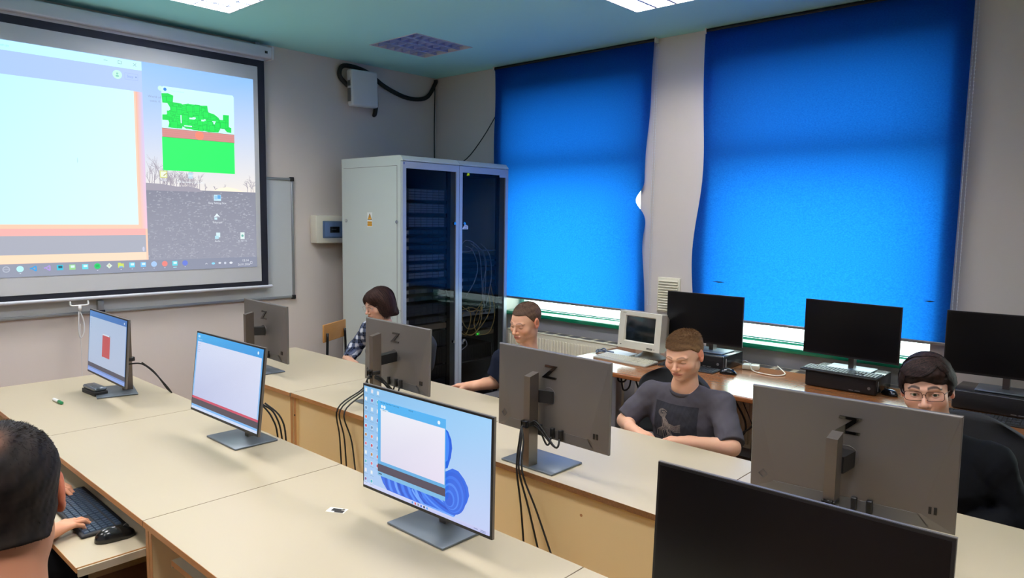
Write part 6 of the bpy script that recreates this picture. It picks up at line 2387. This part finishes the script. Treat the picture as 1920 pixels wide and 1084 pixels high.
P3 = dict(skin='#d9a68a', lip='#b9665a', brow='#4f2d18', pelvis=(0, -.12, .53), chest=(0, -.08, .78), neck=(-.01, -.02, .958), head=(-.025, .025, 1.120), head_rot=(R(3), R(15), R(3)), head_scale=(1.09, 1.03, .91),
          face=dict(jaw=1.03, lid=.97, nose=1.0), look=(0, R(-30)), paint=dict(blush=.5), iris='#5a6a6a', neck_r=.053,
          arm_r=dict(sh=(.195, -.05, .875), el=(.285, .06, .735), wr=(.165, .152, .728), hand_dir=(-.95, .20, -.10), curl=(.4, .6, .4)),
          arm_l=dict(sh=(-.195, -.05, .890), el=(-.315, .080, .735), wr=(-.115, .150, .732), hand_dir=(.95, .12, -.06), curl=(.4, .6, .4), rad=1.08),
          sleeve=.93, loose=.022, cloth='#4b484e', cloth_name='t_shirt', fold=.0048, collar_r=.065, cloth_h=.005,
          hair=short_hair(.010, '#5a412b', '#8f6d4a', n=26000, length=.013, front_z=.062, side_z=.022, back_z=-.035, seed=5, width=.0011, up=.28, fwd=.9, parting=.3), seed=4)
t3, MH3, shirt3, body3 = make_person('young person with short light-brown hair in a dark grey T-shirt with a pale line drawing', (-1.722, 3.13, 0), PI, P3)

side_cap = [E((0, -.022, .042), (.082, .101, .086)),
            E((.0, .048, .068), (.068, .050, .043), .03),
            E((.072, -.012, .012), (.016, .046, .040), .02), E((-.072, -.012, .012), (.016, .046, .040), .02),
            E((0, -.085, -.010), (.070, .036, .075), .03),
            E((0, .112, -.014), (.063, .062, .066), .012, '-'),
            E((.086, -.006, -.020), (.020, .022, .024), .006, '-'), E((-.086, -.006, -.020), (.020, .022, .024), .006, '-'),
            ('n', lambda P_: .0028 * noise3(P_ * V3(.6, 1.0, 1.5), 120, 9), 0)]
side_locks = []
for k in range(12):
    a = k / 11
    # fringe sweeping from the person's left parting over to the right side
    x0 = -.045 + .02 * a
    side_locks.append(dict(pts=[(x0 - .01, .02 + .045 * a, .135 - .006 * a), (x0 + .045, .055 + .035 * a, .136 - .012 * a), (.058 + .004 * a, .060 + .022 * a, .098 - .018 * a), (.082, .040 + .012 * a, .052 - .018 * a), (.086, .022 + .012 * a, .022 - .012 * a)], n=26, spread=.006))
for k in range(8):
    a = k / 7
    side_locks.append(dict(pts=[(-.05, .03 - .08 * a, .128), (-.082, .035 - .08 * a, .092), (-.094, .025 - .07 * a, .045), (-.090, .016 - .06 * a, .008)], n=24, spread=.006))
    side_locks.append(dict(pts=[(.04, -.02 - .06 * a, .133), (.082, -.02 - .07 * a, .092), (.094, -.02 - .07 * a, .040), (.088, -.025 - .06 * a, -.002)], n=24, spread=.006))
for k in range(8):
    a = -.9 + 1.8 * k / 7
    side_locks.append(dict(pts=[(a * .04, -.05, .130), (a * .065, -.112, .085), (a * .075, -.122, .01), (a * .065, -.105, -.06)], n=22, spread=.006))
for k in range(9):
    a = k / 8
    side_locks.append(dict(pts=[(-.052 + .01 * a, .052, .122), (-.03 + .03 * a, .093, .102), (.0 + .045 * a, .100, .078), (.028 + .04 * a, .094, .058)], n=20, spread=.004))

for k in range(7):
    a = k / 6
    side_locks.append(dict(pts=[(-.040, .058 - .02 * a, .124), (-.058, .078 - .018 * a, .108 - .004 * a), (-.076, .070 - .02 * a, .080), (-.082, .050 - .018 * a, .045)], n=30, spread=.005))
for k in range(12):
    a = -1 + 2 * k / 11
    side_locks.append(dict(pts=[(a * .045, .030 - .02 * abs(a), .133), (a * .062, -.010, .134), (a * .078, -.060, .112), (a * .082, -.100, .070), (a * .075, -.115, .02)], n=30, spread=.007))
P4 = dict(skin='#cf9f88', lip='#b06a60', brow='#20150f', pelvis=(0, -.10, .55), chest=(0, -.05, .80), neck=(.0, -.01, .985), head=(.030, .055, 1.152), head_rot=(R(8), R(3), R(6)), head_scale=1.06,
          face=dict(jaw=.98, lid=.10, nose=1.08), look=(R(6), R(8)), paint=dict(blush=.35, browthick=1.35, browstr=.92, browcol='#120a07'), iris='#4e5a3a',
          arm_r=dict(sh=(.19, -.02, .905), el=(.27, .0, .72), wr=(.13, .10, .650), hand_dir=(-.9, .3, -.1), curl=(.3, .4, .3)),
          arm_l=dict(sh=(-.19, -.03, .90), el=(-.28, -.05, .70), wr=(-.13, .08, .650), hand_dir=(.9, .3, -.1), curl=(.3, .4, .3)),
          sleeve=1.85, loose=.026, cloth='#0e1015', cloth_name='jacket', collar_col='#222b3d', collar_r=.070, fold=.005,
          hair=flow_hair('#150f0e', '#3a2824', side_locks, side_cap, seed=6), glasses=dict(name='brown_rectangular', col='#4a2a20', hw=.0275, hh=.0165, pw=4.5, r=.0011), seed=6)
make_person('person with side-swept dark hair and rectangular glasses looking at the camera over a monitor', (-.600, 3.085, 0), PI, P4)

P5 = dict(skin='#b77d60', lip='#a05a50', brow='#20160f', pelvis=(0, -.10, .72), chest=(0, -.02, .95), neck=(.0, -.01, 1.155), head=(-.004, .045, 1.308), head_rot=(R(27), R(10), R(0)), head_scale=1.04, neck_r=.064, head_h=.0024,
          face=dict(jaw=1.05, lid=.3), look=(0, 0), paint=dict(blush=.7),
          arm_r=dict(sh=(.19, -.02, 1.06), el=(.26, .0, .80), wr=(.20, .22, .70), hand_dir=(-.2, .9, -.3), curl=(.4, .6, .4)),
          arm_l=dict(sh=(-.19, -.02, 1.06), el=(-.26, .0, .80), wr=(-.20, .22, .70), hand_dir=(.2, .9, -.3), curl=(.4, .6, .4)),
          sleeve=.9, loose=.016, cloth='#14161b', cloth_name='t_shirt', collar_r=.082,
          hair=short_hair(.007, '#0b090a', '#2a221e', n=60000, length=.0085, front_z=.066, side_z=-.002, back_z=-.056, neckr=.071, seed=7, width=.0008, up=.06, fwd=1.1, h=.0024, bald=(-.026, -.082, .100, .030)), seed=5)
make_person('man seen from behind at the lower left, short black hair with a thinning crown', (-1.326, .240, 0), R(52), P5)

P6 = dict(knee=(.52, .215), trousers='#0b0c10', skin='#d79c7c', lip='#a05a50', brow='#20160f', pelvis=(0, -.12, .55), chest=(0, -.05, .80), neck=(.0, .0, .98), head=(.0, .05, 1.14), head_rot=(R(0), R(20), R(0)),
          face=dict(lid=.8), look=(0, R(-20)), head_h=.004,
          arm_r=dict(sh=(.185, -.01, .90), el=(.270, .09, .74), wr=(.262, .345, .672), hand_dir=(-.42, .90, -.04), curl=[(.22, .50, .35), (.12, .42, .35), (.16, .50, .4), (.38, .70, .5)], thumb=1.0, rad=1.05, h=.0026),
          arm_l=dict(sh=(-.185, -.01, .90), el=(-.36, .20, .74), wr=(-.265, .455, .672), hand_dir=(.86, .45, -.04), curl=[(.15, .45, .35), (.15, .40, .35), (.20, .5, .4), (.3, .6, .5)], thumb=.8, rad=1.0, h=.0026),
          sleeve=.9, loose=.014, cloth='#181b24', cloth_name='t_shirt', collar_r=.066,
          hair=short_hair(.010, '#2a1f18', '#4a382a', n=5000, length=.012, h=.004), seed=9)
make_person('person typing on the pulled-out keyboard, only the two hands inside the picture', (-3.03, .325, 0), 0, P6)

# ---- print on the grey T-shirt: dark rectangle with pale line drawing, laid on the cloth
from mathutils.bvhtree import BVHTree


def shirt_print():
    me = shirt3.data
    bv = BVHTree.FromPolygons([v.co.copy() for v in me.vertices], [list(p.vertices) for p in me.polygons])
    nx, nz = 150, 140
    x0, x1, z0, z1 = -.115, .120, .690, .872
    head_c = (.062, .820)
    strokes = []
    pr_ = random.Random(21)
    # a small rose-like head and a flowing stem of fine lines (generic sketch)
    for k in range(5):
        r = .006 + .0045 * k
        strokes.append([(head_c[0] + r * 1.15 * math.cos(a * .35 + k), head_c[1] + r * .8 * math.sin(a * .35 + k)) for a in range(0, 15)])
    for k in range(16):
        a0 = pr_.uniform(-.010, .010)
        strokes.append([(.056 + a0, .800), (.050 + a0 * 2 - .003 * (k % 3), .780), (.040 + a0 * 3, .758 - .004 * (k % 4)), (.062 + a0 * 5, .732), (.060 + a0 * 8, .695)])
    for k in range(9):
        a0 = pr_.uniform(-.008, .008)
        strokes.append([(.048, .775 + a0), (.020, .762 + a0 * 1.5), (-.010, .752 + a0 * 2), (-.040, .760 + a0 * 2.5)])
    for k in range(9):
        a0 = pr_.uniform(-.012, .012)
        strokes.append([(.035, .745 + a0), (.015 + a0, .72), (.03 + a0 * 2, .695)])

    def dist(px, pz, st):
        b_ = 1e9
        for (a, b__), (c_, d_) in zip(st[:-1], st[1:]):
            vx, vz = c_ - a, d_ - b__
            L = vx * vx + vz * vz + 1e-12
            u_ = max(0, min(1, ((px - a) * vx + (pz - b__) * vz) / L))
            q = (px - a - u_ * vx) ** 2 + (pz - b__ - u_ * vz) ** 2
            if q < b_:
                b_ = q
        return math.sqrt(b_)
    X = np.linspace(x0, x1, nx + 1)
    Z = np.linspace(z0, z1, nz + 1)
    XX, ZZ = np.meshgrid(X, Z)
    D = np.full(XX.shape, 1e9)
    for st in strokes:
        for (a, b__), (c_, d_) in zip(st[:-1], st[1:]):
            vx, vz = c_ - a, d_ - b__
            L = vx * vx + vz * vz + 1e-12
            u_ = np.clip(((XX - a) * vx + (ZZ - b__) * vz) / L, 0, 1)
            D = np.minimum(D, np.hypot(XX - a - u_ * vx, ZZ - b__ - u_ * vz))
    dark, pale = rgb('#2f2f35'), rgb('#a2958a')
    nn = noise3(np.stack([XX.ravel(), ZZ.ravel(), 0 * XX.ravel()], 1).astype(np.float32), 300, 3).reshape(XX.shape)
    w = np.clip(1 - D / .0017, 0, 1) * (.75 + .25 * nn)
    W = w[..., None]
    colr = dark * (1 + .15 * nn[..., None]) * (1 - W) + pale * W
    vs, ok = [], []
    for j in range(nz + 1):
        for i in range(nx + 1):
            hit = bv.ray_cast(Vector((X[i], .6, Z[j])), Vector((0, -1, 0)))
            if hit[0] is None:
                vs.append((X[i], 0, Z[j])); ok.append(False)
            else:
                p = hit[0] + Vector((0, .0012, 0)) + hit[1] * .0004
                vs.append(tuple(p)); ok.append(True)
    fs = []
    for j in range(nz):
        for i in range(nx):
            a = j * (nx + 1) + i
            q = (a, a + 1, a + nx + 2, a + nx + 1)
            if all(ok[k] for k in q):
                fs.append(q)
    so = Soup()
    so.add(np.array(vs), fs, colr.reshape(-1, 3))
    so.build('shirt_print', CLOTH_M, shirt3)


shirt_print()
